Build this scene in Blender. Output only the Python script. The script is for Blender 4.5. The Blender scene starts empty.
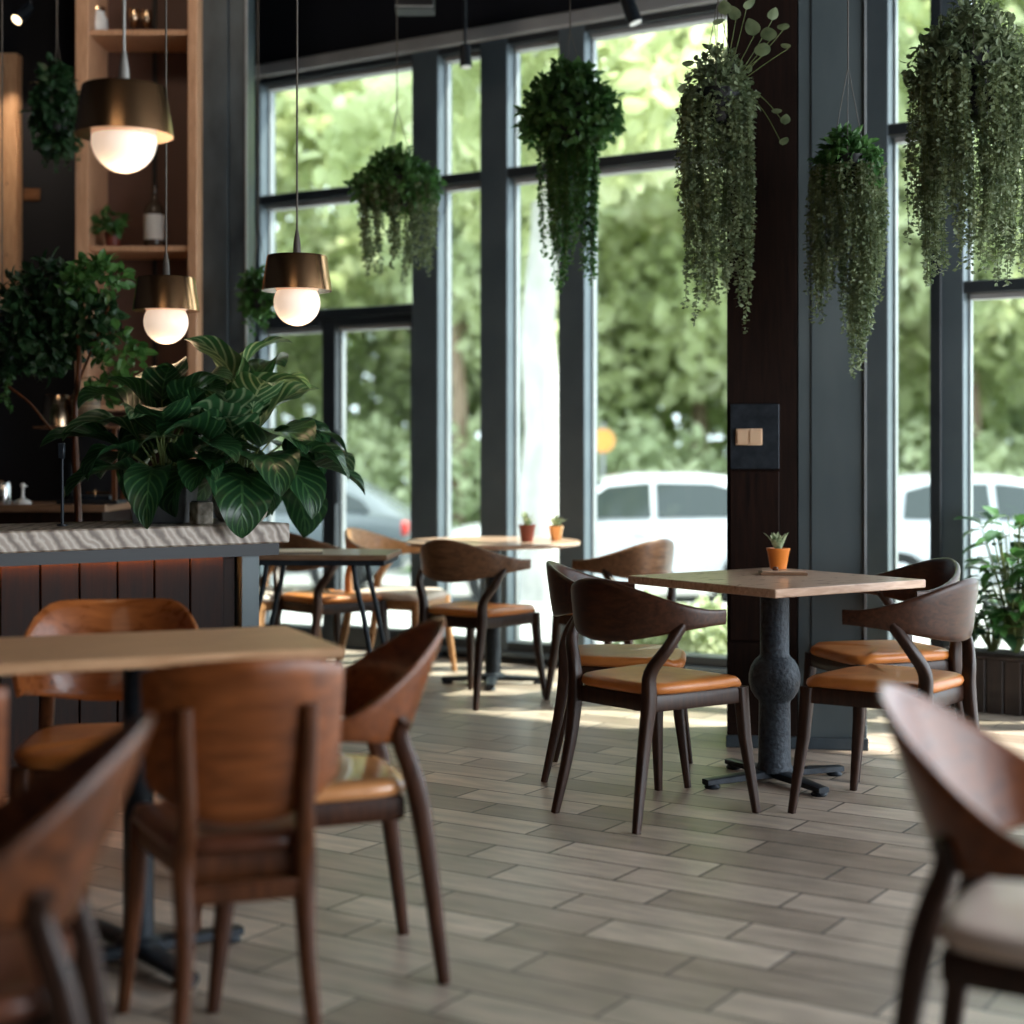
import bpy, math, random
import numpy as np
from mathutils import Vector, Matrix
R = math.radians
random.seed(7); rng = np.random.default_rng(7)
S = bpy.context.scene
C = S.collection

# ------------------------------------------------------------------ camera
F = 1600.0; HZ = 455.0; CH = 1.2
cd = bpy.data.cameras.new('camera'); cam = bpy.data.objects.new('camera', cd); C.objects.link(cam)
cam.location = (0, 0, CH); cam.rotation_euler = (R(90), 0, 0)
cd.sensor_width = 36; cd.sensor_fit = 'HORIZONTAL'; cd.lens = 36*F/1024
cd.shift_y = -(512-HZ)/1024
cd.clip_end = 300
cd.dof.use_dof = True; cd.dof.focus_distance = 5.7; cd.dof.aperture_fstop = 1.35
S.camera = cam
# ------------------------------------------------------------------ light
w = bpy.data.worlds.new('world'); S.world = w; w.use_nodes = True
bg = w.node_tree.nodes['Background']; bg.inputs[0].default_value = (0.80, 0.90, 1.0, 1); bg.inputs[1].default_value = 2.6
sd = bpy.data.lights.new('sun', 'SUN'); sd.energy = 8.0; sd.angle = R(1.5); sd.color = (1, .95, .84)
so = bpy.data.objects.new('sun', sd); C.objects.link(so); so.location = (8, 4, 9)
so.rotation_euler = Vector((.90, .10, 1.15)).to_track_quat('Z', 'Y').to_euler()
def area(name, loc, tgt, sx, sy, e, col):
    l = bpy.data.lights.new(name, 'AREA'); l.shape = 'RECTANGLE'; l.size = sx; l.size_y = sy; l.energy = e; l.color = col
    o = bpy.data.objects.new(name, l); C.objects.link(o); o.location = loc
    o.rotation_euler = (Vector(loc)-Vector(tgt)).to_track_quat('Z', 'Y').to_euler()
    return o
area('right_fill', (6.3, 2.2, 2.0), (-.6, 4.2, 0.6), 5.0, 2.6, 120, (.93, .97, 1))  # added area lamp, stands in for daylight from the open right side
area('ceiling_fill', (-1.2, .6, 4.0), (-.6, 4.0, 0.6), 2.0, 2.0, 9, (1, .82, .62))
area('shelf_light', (-1.6, 6.9, 4.1), (-2.0, 8.5, 2.6), .3, .3, 4.5, (1, .80, .60))  # added unseen lamp that brightens the shelving, no fitting modelled
vs = S.view_settings; S.display_settings.display_device = 'sRGB'
vs.view_transform = 'Standard'; vs.look = 'None'; vs.exposure = 0.85; vs.gamma = 1; vs.use_curve_mapping = False

# ------------------------------------------------------------------ materials
def mat(name, col, rough=.5, metal=0, spec=.5, emit=None, es=0, trans=0, coat=0, ior=1.45):
    m = bpy.data.materials.new(name); m.use_nodes = True
    b = m.node_tree.nodes['Principled BSDF']
    b.inputs['Base Color'].default_value = (*col, 1); b.inputs['Roughness'].default_value = rough
    b.inputs['Metallic'].default_value = metal; b.inputs['Specular IOR Level'].default_value = spec
    b.inputs['Coat Weight'].default_value = coat; b.inputs['Transmission Weight'].default_value = trans
    b.inputs['IOR'].default_value = ior
    if emit: b.inputs['Emission Color'].default_value = (*emit, 1); b.inputs['Emission Strength'].default_value = es
    return m
def N(m, t, **kw):
    n = m.node_tree.nodes.new(t)
    for k, v in kw.items(): setattr(n, k, v)
    return n
def L(m, a, b): m.node_tree.links.new(a, b)
def ramp(m, fac, stops):
    r = N(m, 'ShaderNodeValToRGB'); e = r.color_ramp.elements
    e[0].position, e[0].color = stops[0][0], (*stops[0][1], 1)
    e[1].position, e[1].color = stops[-1][0], (*stops[-1][1], 1)
    for p, c in stops[1:-1]:
        q = e.new(p); q.color = (*c, 1)
    L(m, fac, r.inputs[0]); return r.outputs[0]
def vary(m, stops, scale=(1, 1, 1), ns=4, detail=4, rot=(0, 0, 0), bump=0, rr=None, coord='Object', dist=0):
    """noise-driven colour"""
    b = m.node_tree.nodes['Principled BSDF']
    tc = N(m, 'ShaderNodeTexCoord'); mp = N(m, 'ShaderNodeMapping'); L(m, tc.outputs[coord], mp.inputs[0])
    mp.inputs['Scale'].default_value = scale; mp.inputs['Rotation'].default_value = rot
    n = N(m, 'ShaderNodeTexNoise'); n.inputs['Scale'].default_value = ns; n.inputs['Detail'].default_value = detail
    n.inputs['Distortion'].default_value = dist
    L(m, mp.outputs[0], n.inputs['Vector'])
    L(m, ramp(m, n.outputs[0], stops), b.inputs['Base Color'])
    if bump:
        bp = N(m, 'ShaderNodeBump'); bp.inputs['Strength'].default_value = bump; bp.inputs['Distance'].default_value = .01
        L(m, n.outputs[0], bp.inputs['Height']); L(m, bp.outputs[0], b.inputs['Normal'])
    if rr:
        mr = N(m, 'ShaderNodeMapRange'); mr.inputs[3].default_value, mr.inputs[4].default_value = rr
        L(m, n.outputs[0], mr.inputs[0]); L(m, mr.outputs[0], b.inputs['Roughness'])
    return m
def wood(name, a, b_, rough=.35, scale=(14, 14, 1.6), coat=.12):
    m = mat(name, a, rough, coat=coat, spec=.4)
    return vary(m, [(.3, a), (.7, b_)], scale, 5, 6, rr=(rough-.06, rough+.12), dist=.6)
M = {}
M['walnut'] = wood('walnut', (.022, .0072, .0032), (.066, .022, .009), .33, (2, 14, 14), .05)
M['walnut_leg'] = wood('walnut_leg', (.014, .0055, .003), (.042, .016, .008), .38, coat=.05)
M['redwood'] = wood('redwood', (.125, .033, .007), (.27, .080, .020), .33, (1, 9, 9), .08)
M['redleg'] = wood('redleg', (.055, .017, .005), (.135, .043, .014), .38, coat=.05)
M['darkleg'] = wood('darkleg', (.028, .009, .004), (.075, .024, .009), .36, coat=.05)
M['tub'] = wood('tub', (.10, .027, .007), (.21, .060, .016), .28, (1, 9, 9), .15)
M['paleoak'] = wood('paleoak', (.32, .15, .06), (.52, .28, .13), .4, (2, 12, 12))
M['darktub'] = wood('darktub', (.035, .011, .004), (.14, .042, .012), .32, (1, 6, 6), .1)
M['orangewood'] = wood('orangewood', (.19, .050, .010), (.36, .108, .026), .26, (1, 9, 9), .25)
M['midwood'] = wood('midwood', (.10, .045, .022), (.21, .10, .048), .38, (2, 12, 12))
M['tabletop'] = wood('tabletop', (.40, .245, .165), (.62, .43, .31), .27, (2, 12, 12), .2)
M['tabletop_oak'] = wood('tabletop_oak', (.50, .27, .135), (.70, .42, .235), .40, (1.4, 14, 14), .1)
M['tabledge'] = wood('tabledge', (.13, .065, .035), (.25, .14, .08), .4, (2, 20, 20))
M['shelfwood'] = wood('shelfwood', (.50, .27, .15), (.66, .38, .23), .45)
M['panelwood'] = wood('panelwood', (.005, .0022, .0016), (.017, .0062, .0034), .5, (16, 16, 1), 0)
M['pierwood'] = wood('pierwood', (.006, .003, .0022), (.016, .007, .0045), .5, (16, 16, 1), 0)
M['boardwood'] = wood('boardwood', (.50, .28, .15), (.68, .42, .25), .5)
M['leather'] = vary(mat('leather', (.5, .2, .05), .36, coat=.1), [(.3, (.43, .135, .028)), (.7, (.60, .215, .05))], ns=9, bump=.05)
M['leather_soft'] = vary(mat('leather_soft', (.6, .3, .12), .25, coat=.5), [(.3, (.52, .22, .075)), (.7, (.66, .30, .12))], ns=9, bump=.05)
M['brown_leather'] = vary(mat('brown_leather', (.1, .04, .02), .3, coat=.1), [(.3, (.085, .026, .012)), (.7, (.15, .050, .024))], ns=9, bump=.05)
M['cream_leather'] = vary(mat('cream_leather', (.6, .5, .4), .4), [(.3, (.62, .50, .42)), (.7, (.75, .64, .56))], ns=9)
M['black_metal'] = vary(mat('black_metal', (.012, .016, .022), .42, .3), [(.3, (.008, .012, .017)), (.7, (.022, .029, .038))], ns=30, bump=.1)
M['cast'] = vary(mat('cast', (.03, .04, .05), .55, .2), [(.3, (.012, .018, .026)), (.7, (.04, .052, .066))], ns=60, bump=.5)
M['frame'] = vary(mat('frame', (.03, .04, .05), .42, .2), [(.3, (.075, .100, .118)), (.7, (.105, .135, .155))], ns=3)
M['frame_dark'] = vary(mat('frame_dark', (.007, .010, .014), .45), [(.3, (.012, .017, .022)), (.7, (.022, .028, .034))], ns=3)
M['frame_light'] = vary(mat('frame_light', (.3, .32, .33), .4, .2), [(.3, (.22, .24, .25)), (.7, (.30, .32, .33))], ns=3)
M['trim_grey'] = vary(mat('trim_grey', (.2, .21, .22), .6), [(.3, (.24, .245, .25)), (.7, (.36, .365, .37))], ns=3)
M['steel'] = vary(mat('steel', (.09, .12, .14), .42, .25), [(.2, (.060, .080, .088)), (.8, (.105, .128, .134))], (2, 2, .6), 2.5, 6, bump=.04, rr=(.36, .55))
M['steel_dark'] = vary(mat('steel_dark', (.03, .045, .06), .45, .3), [(.2, (.018, .027, .036)), (.8, (.075, .098, .115))], (2, 2, 1), 4, 6, rr=(.35, .6))
M['darkwall'] = vary(mat('darkwall', (.004, .006, .012), .8), [(.3, (.003, .0045, .009)), (.7, (.006, .008, .015))], ns=2)
M['ceiling'] = vary(mat('ceiling', (.006, .008, .014), .9), [(.3, (.005, .006, .011)), (.7, (.009, .011, .016))], ns=2)
sm = mat('stone', (.3, .27, .24), .45); b = sm.node_tree.nodes['Principled BSDF']; M['stone'] = sm
tc = N(sm, 'ShaderNodeTexCoord'); mp = N(sm, 'ShaderNodeMapping'); mp.inputs['Rotation'].default_value = (0, R(38), R(25)); L(sm, tc.outputs['Object'], mp.inputs[0])
wv = N(sm, 'ShaderNodeTexWave'); wv.inputs['Scale'].default_value = 5.5; wv.inputs['Distortion'].default_value = 3.2; wv.inputs['Detail'].default_value = 5; wv.inputs['Detail Scale'].default_value = 2.2
L(sm, mp.outputs[0], wv.inputs['Vector']); L(sm, ramp(sm, wv.outputs['Fac'], [(.0, (.13, .095, .07)), (.3, (.34, .28, .225)), (.7, (.50, .44, .37)), (1, (.28, .225, .18))]), b.inputs['Base Color'])
M['brass'] = vary(mat('brass', (.62, .33, .16), .22, 1), [(.3, (.52, .27, .12)), (.7, (.66, .38, .19))], ns=3, rr=(.18, .25))
M['brass_in'] = mat('brass_in', (.75, .5, .28), .4, .7)
M['opal'] = mat('opal', (1, .93, .85), .25, emit=(1, .74, .55), es=.36)
M['chrome'] = mat('chrome', (.6, .6, .6), .2, 1)
M['bronze'] = mat('bronze', (.5, .36, .24), .2, 1)
M['cord'] = mat('cord', (.10, .085, .07), .5)
M['cord_grey'] = mat('cord_grey', (.30, .29, .27), .4, .4)
M['black'] = mat('black', (.006, .007, .009), .5)
M['orange_pot'] = mat('orange_pot', (.72, .21, .03), .35)
M['red_pot'] = mat('red_pot', (.17, .032, .018), .4)
M['soil'] = vary(mat('soil', (.03, .02, .012), .95), [(.3, (.018, .011, .007)), (.7, (.05, .033, .02))], ns=60)
M['white'] = mat('white', (.75, .74, .72), .4)
M['grey_pot'] = vary(mat('grey_pot', (.1, .1, .1), .6), [(.3, (.06, .065, .07)), (.7, (.12, .12, .12))], ns=12)
M['moss'] = vary(mat('moss', (.3, .27, .2), .7), [(.3, (.10, .085, .05)), (.7, (.62, .56, .48))], ns=26)
M['wicker'] = vary(mat('wicker', (.2, .12, .06), .6), [(.35, (.05, .03, .016)), (.65, (.30, .19, .10))], (1, 1, 14), 9, bump=.5)
M['label_white'] = mat('label_white', (.62, .60, .57), .6)
M['bottle'] = mat('bottle', (.05, .035, .025), .12)
M['paper'] = mat('paper', (.62, .50, .36), .6)
M['switchwood'] = mat('switchwood', (.62, .42, .27), .45)
M['pavement'] = vary(mat('pavement', (.4, .4, .4), .75), [(.3, (.42, .42, .41)), (.7, (.54, .53, .52))], ns=3)
M['road'] = vary(mat('road', (.2, .2, .2), .8), [(.3, (.26, .27, .27)), (.7, (.34, .34, .34))], ns=2)
M['grass'] = vary(mat('grass', (.1, .2, .04), .9), [(.3, (.10, .19, .04)), (.7, (.20, .32, .08))], ns=1)
M['bark'] = vary(mat('bark', (.1, .07, .05), .9), [(.3, (.16, .11, .07)), (.7, (.30, .22, .15))], (4, 4, 1), 5, bump=.6)
M['bark_pale'] = vary(mat('bark_pale', (.6, .58, .52), .8), [(.3, (.40, .39, .36)), (.7, (.62, .60, .56))], (2, 2, 1), 3, bump=.3)
M['car_white'] = mat('car_white', (.55, .57, .60), .25, coat=.6)
M['car_dark'] = mat('car_dark', (.10, .12, .13), .25, coat=.6)
M['car_silver'] = mat('car_silver', (.50, .52, .54), .25, .3, coat=.6)
M['car_glass'] = mat('car_glass', (.03, .04, .04), .08)
M['tyre'] = mat('tyre', (.015, .015, .015), .8)
M['red'] = mat('red', (.6, .03, .02), .3)
M['lampglass'] = mat('lampglass', (.8, .8, .78), .15)
M['sign_orange'] = mat('sign_orange', (.9, .36, .08), .5)
M['cup_orange'] = mat('cup_orange', (.75, .22, .05), .4)
M['spot_glow'] = mat('spot_glow', (1, .9, .7), .3, emit=(1, .75, .45), es=3)
M['strip_glow'] = mat('strip_glow', (1, .5, .2), .5, emit=(1, .36, .10), es=40)
M['stem'] = mat('stem', (.13, .17, .05), .6)
for k_ in ('panelwood', 'pierwood'): M[k_].node_tree.nodes['Principled BSDF'].inputs['Specular IOR Level'].default_value = .15
M['slat'] = wood('slat', (.012, .0075, .006), (.035, .018, .012), .5, (16, 16, 1))
# window glass: thin sheet, lets light through and mirrors a little
g = bpy.data.materials.new('window_glass'); g.use_nodes = True; g.node_tree.nodes.clear()
go = N(g, 'ShaderNodeOutputMaterial'); gt = N(g, 'ShaderNodeBsdfTransparent'); gg = N(g, 'ShaderNodeBsdfGlossy'); gm = N(g, 'ShaderNodeMixShader'); gf = N(g, 'ShaderNodeLayerWeight'); gp = N(g, 'ShaderNodeMath', operation='POWER'); gs = N(g, 'ShaderNodeMath', operation='MULTIPLY_ADD')
gt.inputs[0].default_value = (.93, .97, .95, 1); gg.inputs[0].default_value = (1, 1, 1, 1); gg.inputs['Roughness'].default_value = .02; gf.inputs[0].default_value = .5; gp.inputs[1].default_value = 5; gs.inputs[1].default_value = .5; gs.inputs[2].default_value = .02
L(g, gf.outputs['Facing'], gp.inputs[0]); L(g, gp.outputs[0], gs.inputs[0]); L(g, gs.outputs[0], gm.inputs[0]); L(g, gt.outputs[0], gm.inputs[1]); L(g, gg.outputs[0], gm.inputs[2]); L(g, gm.outputs[0], go.inputs[0])
M['glass'] = g
def leafmat(name, stops, trans=.4, rough=.4, ns=8, spec=.4):
    m = mat(name, stops[0][1], rough, spec=spec)
    nt = m.node_tree; b = nt.nodes['Principled BSDF']; out = [n for n in nt.nodes if n.type == 'OUTPUT_MATERIAL'][0]
    tc = N(m, 'ShaderNodeTexCoord'); n = N(m, 'ShaderNodeTexNoise'); n.inputs['Scale'].default_value = ns; n.inputs['Detail'].default_value = 2
    L(m, tc.outputs['Object'], n.inputs['Vector']); c = ramp(m, n.outputs[0], stops); L(m, c, b.inputs['Base Color'])
    t = N(m, 'ShaderNodeBsdfTranslucent'); L(m, c, t.inputs[0]); mx = N(m, 'ShaderNodeMixShader'); mx.inputs[0].default_value = trans
    L(m, b.outputs[0], mx.inputs[1]); L(m, t.outputs[0], mx.inputs[2]); L(m, mx.outputs[0], out.inputs[0])
    return m
M['leaf_tree'] = leafmat('leaf_tree', [(.3, (.33, .39, .17)), (.52, (.54, .59, .32)), (.7, (.78, .80, .57))], .5, .6, .6)  # outdoor foliage, here and the next two: colours lightened to imitate haze
M['leaf_tree2'] = leafmat('leaf_tree2', [(.3, (.36, .42, .21)), (.7, (.68, .72, .46))], .5, .6, .6)
M['leaf_bush'] = leafmat('leaf_bush', [(.3, (.34, .41, .22)), (.7, (.66, .70, .46))], .4, .5, 1.5)
M['leaf_hang'] = leafmat('leaf_hang', [(.3, (.04, .12, .035)), (.7, (.13, .28, .08))], .35, .4, 12)
M['leaf_string'] = leafmat('leaf_string', [(.3, (.09, .13, .065)), (.7, (.27, .33, .18))], .35, .45, 14)
M['leaf_dark'] = leafmat('leaf_dark', [(.3, (.010, .035, .015)), (.7, (.035, .09, .035))], .25, .4, 8)
M['leaf_mid'] = leafmat('leaf_mid', [(.3, (.03, .10, .025)), (.7, (.09, .22, .055))], .3, .35, 8)
M['leaf_succ'] = leafmat('leaf_succ', [(.35, (.10, .17, .07)), (.6, (.45, .50, .30))], .2, .4, 60)
# striped house-plant leaf (stripes follow the side veins)
def striped(name, dark, light, freq, amt):
    m = mat(name, dark, .36, spec=.5, coat=.1); nt = m.node_tree; b = nt.nodes['Principled BSDF']
    uv = N(m, 'ShaderNodeUVMap'); sp = N(m, 'ShaderNodeSeparateXYZ'); L(m, uv.outputs[0], sp.inputs[0])
    def mth(op, a, b2=None, v=None):
        q = N(m, 'ShaderNodeMath', operation=op); L(m, a, q.inputs[0])
        if b2 is not None: L(m, b2, q.inputs[1])
        if v is not None: q.inputs[1].default_value = v
        return q.outputs[0]
    u = mth('ABSOLUTE', mth('SUBTRACT', sp.outputs[0], v=.5))
    s = mth('SINE', mth('MULTIPLY', mth('SUBTRACT', sp.outputs[1], mth('MULTIPLY', u, v=.75)), v=freq))
    s = mth('POWER', mth('MAXIMUM', s, v=0.0), v=2.0)
    mid = mth('LESS_THAN', u, v=.022)
    f = mth('MULTIPLY', mth('MAXIMUM', s, mid), v=amt)
    c = ramp(m, f, [(0, dark), (1, light)]); L(m, c, b.inputs['Base Color'])
    bp = N(m, 'ShaderNodeBump'); bp.inputs['Strength'].default_value = .35; bp.inputs['Distance'].default_value = .004
    L(m, s, bp.inputs['Height']); L(m, bp.outputs[0], b.inputs['Normal'])
    t = N(m, 'ShaderNodeBsdfTranslucent'); L(m, c, t.inputs[0]); mx = N(m, 'ShaderNodeMixShader'); mx.inputs[0].default_value = .22
    out = [n for n in nt.nodes if n.type == 'OUTPUT_MATERIAL'][0]
    L(m, b.outputs[0], mx.inputs[1]); L(m, t.outputs[0], mx.inputs[2]); L(m, mx.outputs[0], out.inputs[0])
    return m
M['calathea'] = striped('calathea', (.012, .05, .018), (.08, .19, .06), 46, .5)
M['calathea_pale'] = striped('calathea_pale', (.03, .10, .035), (.30, .40, .22), 38, .75)
# floor: long stone planks laid along the window wall
fm = mat('floor_planks', (.3, .28, .25), .4); b = fm.node_tree.nodes['Principled BSDF']
tc = N(fm, 'ShaderNodeTexCoord'); mp = N(fm, 'ShaderNodeMapping'); mp.inputs['Rotation'].default_value = (0, 0, R(32.5)); L(fm, tc.outputs['Object'], mp.inputs[0])
br = N(fm, 'ShaderNodeTexBrick'); L(fm, mp.outputs[0], br.inputs[0])
br.inputs['Scale'].default_value = 1; br.inputs['Brick Width'].default_value = .50; br.inputs['Row Height'].default_value = .165; br.inputs['Mortar Size'].default_value = .0045
br.inputs['Mortar Smooth'].default_value = .15; br.offset = .37; br.inputs['Bias'].default_value = 0
br.inputs[1].default_value = (.27, .222, .178, 1); br.inputs[2].default_value = (.60, .515, .43, 1); br.inputs[3].default_value = (.10, .088, .077, 1)
n1 = N(fm, 'ShaderNodeTexNoise'); n1.inputs['Scale'].default_value = 5; n1.inputs['Detail'].default_value = 8
mp2 = N(fm, 'ShaderNodeMapping'); mp2.inputs['Scale'].default_value = (1, 4, 1); L(fm, mp.outputs[0], mp2.inputs[0]); L(fm, mp2.outputs[0], n1.inputs['Vector'])
mx = N(fm, 'ShaderNodeMix', data_type='RGBA', blend_type='MULTIPLY'); mx.inputs[0].default_value = .75
L(fm, br.outputs[0], mx.inputs[6]); L(fm, ramp(fm, n1.outputs[0], [(.3, (.56, .53, .50)), (.7, (1.20, 1.13, 1.07))]), mx.inputs[7]); L(fm, mx.outputs[2], b.inputs['Base Color'])
mr = N(fm, 'ShaderNodeMapRange'); mr.inputs[3].default_value = .22; mr.inputs[4].default_value = .50; L(fm, n1.outputs[0], mr.inputs[0]); L(fm, mr.outputs[0], b.inputs['Roughness'])
ma = N(fm, 'ShaderNodeMath', operation='SUBTRACT'); mm = N(fm, 'ShaderNodeMath', operation='MULTIPLY'); mm.inputs[1].default_value = .35
L(fm, n1.outputs[0], mm.inputs[0]); L(fm, mm.outputs[0], ma.inputs[0]); L(fm, br.outputs['Fac'], ma.inputs[1])
bp = N(fm, 'ShaderNodeBump'); bp.inputs['Strength'].default_value = .45; bp.inputs['Distance'].default_value = .006; L(fm, ma.outputs[0], bp.inputs['Height']); L(fm, bp.outputs[0], b.inputs['Normal'])
M['floor'] = fm

# ------------------------------------------------------------------ mesh helpers
def rz(a): return Matrix.Rotation(a, 4, 'Z')
class MB:
    def __init__(s): s.v = []; s.f = []; s.uv = None
    def add(s, vs, fs):
        o = len(s.v); s.v += [tuple(v) for v in vs]; s.f += [tuple(i+o for i in f) for f in fs]; return s
    def box(s, x0, x1, y0, y1, z0, z1, mtx=None, b=0):
        if b and min(x1-x0, y1-y0, z1-z0) > 2*b:
            vs = []
            # chamfered box: 24 vertices
            def c(px, py, pz, ax):
                sx = 1 if px else -1; sy = 1 if py else -1; sz = 1 if pz else -1
                x = x1 if px else x0; y = y1 if py else y0; z = z1 if pz else z0
                return (x-(0 if ax == 0 else sx*b), y-(0 if ax == 1 else sy*b), z-(0 if ax == 2 else sz*b))
            idx = {}
            for px in (0, 1):
                for py in (0, 1):
                    for pz in (0, 1):
                        for ax in range(3): idx[px, py, pz, ax] = len(vs); vs.append(c(px, py, pz, ax))
            fs = []
            for ax in range(3):
                o1, o2 = [a for a in range(3) if a != ax]
                for sgn in (0, 1):
                    q = []
                    for a, b2 in ((0, 0), (1, 0), (1, 1), (0, 1)):
                        k = [0, 0, 0]; k[ax] = sgn; k[o1] = a; k[o2] = b2; q.append(idx[k[0], k[1], k[2], ax])
                    fs.append(q)
                for a in (0, 1):
                    for b2 in (0, 1):
                        k = [0, 0, 0]; k[o1] = a; k[o2] = b2; k[ax] = 0; k1 = tuple(k); k[ax] = 1; k2 = tuple(k)
                        fs.append([idx[(*k1, o1)], idx[(*k2, o1)], idx[(*k2, o2)], idx[(*k1, o2)]])
            for px in (0, 1):
                for py in (0, 1):
                    for pz in (0, 1): fs.append([idx[px, py, pz, a] for a in range(3)])
        else:
            vs = [(x, y, z) for z in (z0, z1) for x, y in ((x0, y0), (x1, y0), (x1, y1), (x0, y1))]
            fs = [(3, 2, 1, 0), (4, 5, 6, 7), (0, 1, 5, 4), (1, 2, 6, 5), (2, 3, 7, 6), (3, 0, 4, 7)]
        if mtx: vs = [mtx @ Vector(v) for v in vs]
        return s.add(vs, fs)
    def loft(s, rings, cap=True, closed=True):
        n = len(rings[0]); o = len(s.v); s.v += [tuple(p) for r in rings for p in r]
        for i in range(len(rings)-1):
            for j in range(n if closed else n-1):
                a = o+i*n+j; b2 = o+i*n+(j+1) % n; s.f.append((a, b2, b2+n, a+n))
        if cap:
            s.f.append(tuple(o+j for j in range(n))[::-1]); s.f.append(tuple(o+(len(rings)-1)*n+j for j in range(n)))
        return s
    def tube(s, pts, rad, n=10, sq=1.0, cap=True):
        """round (sq=1) or squarish tube along a path; rad scalar/list, or (rx, ry)"""
        P = [Vector(p) for p in pts]; rings = []
        if not isinstance(rad, (list, tuple)): rad = [rad]*len(P)
        up = None
        for i, p in enumerate(P):
            d = (P[min(i+1, len(P)-1)]-P[max(i-1, 0)]).normalized()
            if up is None: up = Vector((0, 1, 0)) if abs(d.z) > .7 else Vector((0, 0, 1))
            a = d.cross(up).normalized(); c = a.cross(d).normalized(); up = c
            r = rad[i]; rx, ry = r if isinstance(r, (list, tuple)) else (r, r)
            ring = []
            for k in range(n):
                t = 2*math.pi*(k+.5)/n; cx, cy = math.cos(t), math.sin(t)
                if sq < 1: cx = math.copysign(abs(cx)**sq, cx); cy = math.copysign(abs(cy)**sq, cy)
                ring.append(p+a*cx*rx+c*cy*ry)
            rings.append(ring)
        return s.loft(rings, cap)
    def lathe(s, prof, n=28, c=(0, 0), capped=True):
        rings = [[(c[0]+r*math.cos(2*math.pi*k/n), c[1]+r*math.sin(2*math.pi*k/n), z) for k in range(n)] for r, z in prof]
        return s.loft(rings, capped)
    def prism(s, poly, z0, z1):
        n = len(poly); vs = [(x, y, z0) for x, y in poly]+[(x, y, z1) for x, y in poly]
        return s.add(vs, [tuple(range(n))[::-1], tuple(range(n, 2*n))]+[(i, (i+1) % n, n+(i+1) % n, n+i) for i in range(n)])
    def sphere(s, c, r, n=20, m=12, t0=0, t1=math.pi, sc=(1, 1, 1)):
        rings = []
        for i in range(m+1):
            t = t0+(t1-t0)*i/m; t = min(max(t, 1e-3), math.pi-1e-3)
            rings.append([(c[0]+r*sc[0]*math.sin(t)*math.cos(2*math.pi*k/n), c[1]+r*sc[1]*math.sin(t)*math.sin(2*math.pi*k/n), c[2]+r*sc[2]*math.cos(t)) for k in range(n)])
        return s.loft(rings)
    def build(s, name, m, parent=None, smooth=True, ang=40, bevel=0, sub=0):
        me = bpy.data.meshes.new(name); me.from_pydata(s.v, [], s.f); me.update()
        if s.uv is not None:
            ul = me.uv_layers.new(name='UVMap'); vi = np.zeros(len(me.loops), int); me.loops.foreach_get('vertex_index', vi)
            ul.data.foreach_set('uv', np.asarray(s.uv, dtype=np.float32)[vi].ravel())
        me.materials.append(M[m] if isinstance(m, str) else m)
        import bmesh
        if len(s.v) < 20000:
            bm = bmesh.new(); bm.from_mesh(me); bmesh.ops.recalc_face_normals(bm, faces=bm.faces); bm.to_mesh(me); bm.free()
        o = bpy.data.objects.new(name, me); C.objects.link(o)
        if parent: o.parent = parent
        if smooth:
            me.polygons.foreach_set('use_smooth', [True]*len(me.polygons))
            try: me.set_sharp_from_angle(angle=R(ang))
            except Exception: pass
        if bevel:
            bv = o.modifiers.new('bevel', 'BEVEL'); bv.width = bevel; bv.segments = 2; bv.limit_method = 'ANGLE'; bv.angle_limit = R(35)
        if sub:
            su = o.modifiers.new('sub', 'SUBSURF'); su.levels = sub; su.render_levels = sub
        return o
def tag(o, label, cat, group=None, kind=None):
    if label: o['label'] = label
    if cat: o['category'] = cat
    if group: o['group'] = group
    if kind: o['kind'] = kind
    return o
def thing(name, label, cat, loc=(0, 0, 0), a=0, group=None, kind=None):
    o = bpy.data.objects.new(name, None); C.objects.link(o); o.empty_display_size = .1
    o.location = loc; o.rotation_euler = (0, 0, a); return tag(o, label, cat, group, kind)
def dup(root, loc, a, label, group=None, cat=None):
    r = root.copy(); C.objects.link(r); r.location = loc; r.rotation_euler = (0, 0, a); r['label'] = label
    if group: r['group'] = group
    elif 'group' in r: del r['group']
    for ch in list(root.children):
        c = ch.copy(); C.objects.link(c); c.parent = r
        for g2 in ch.children:
            d = g2.copy(); C.objects.link(d); d.parent = c
    return r
def at(px, Y, z=None, py=None):
    X = (px-512)/F*Y
    if py is not None: z = CH+(HZ-py)*Y/F
    return Vector((X, Y, z or 0))
def head(dx, dy): return math.atan2(dy, dx)-math.pi/2      # local +Y looks along (dx, dy)

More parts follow.
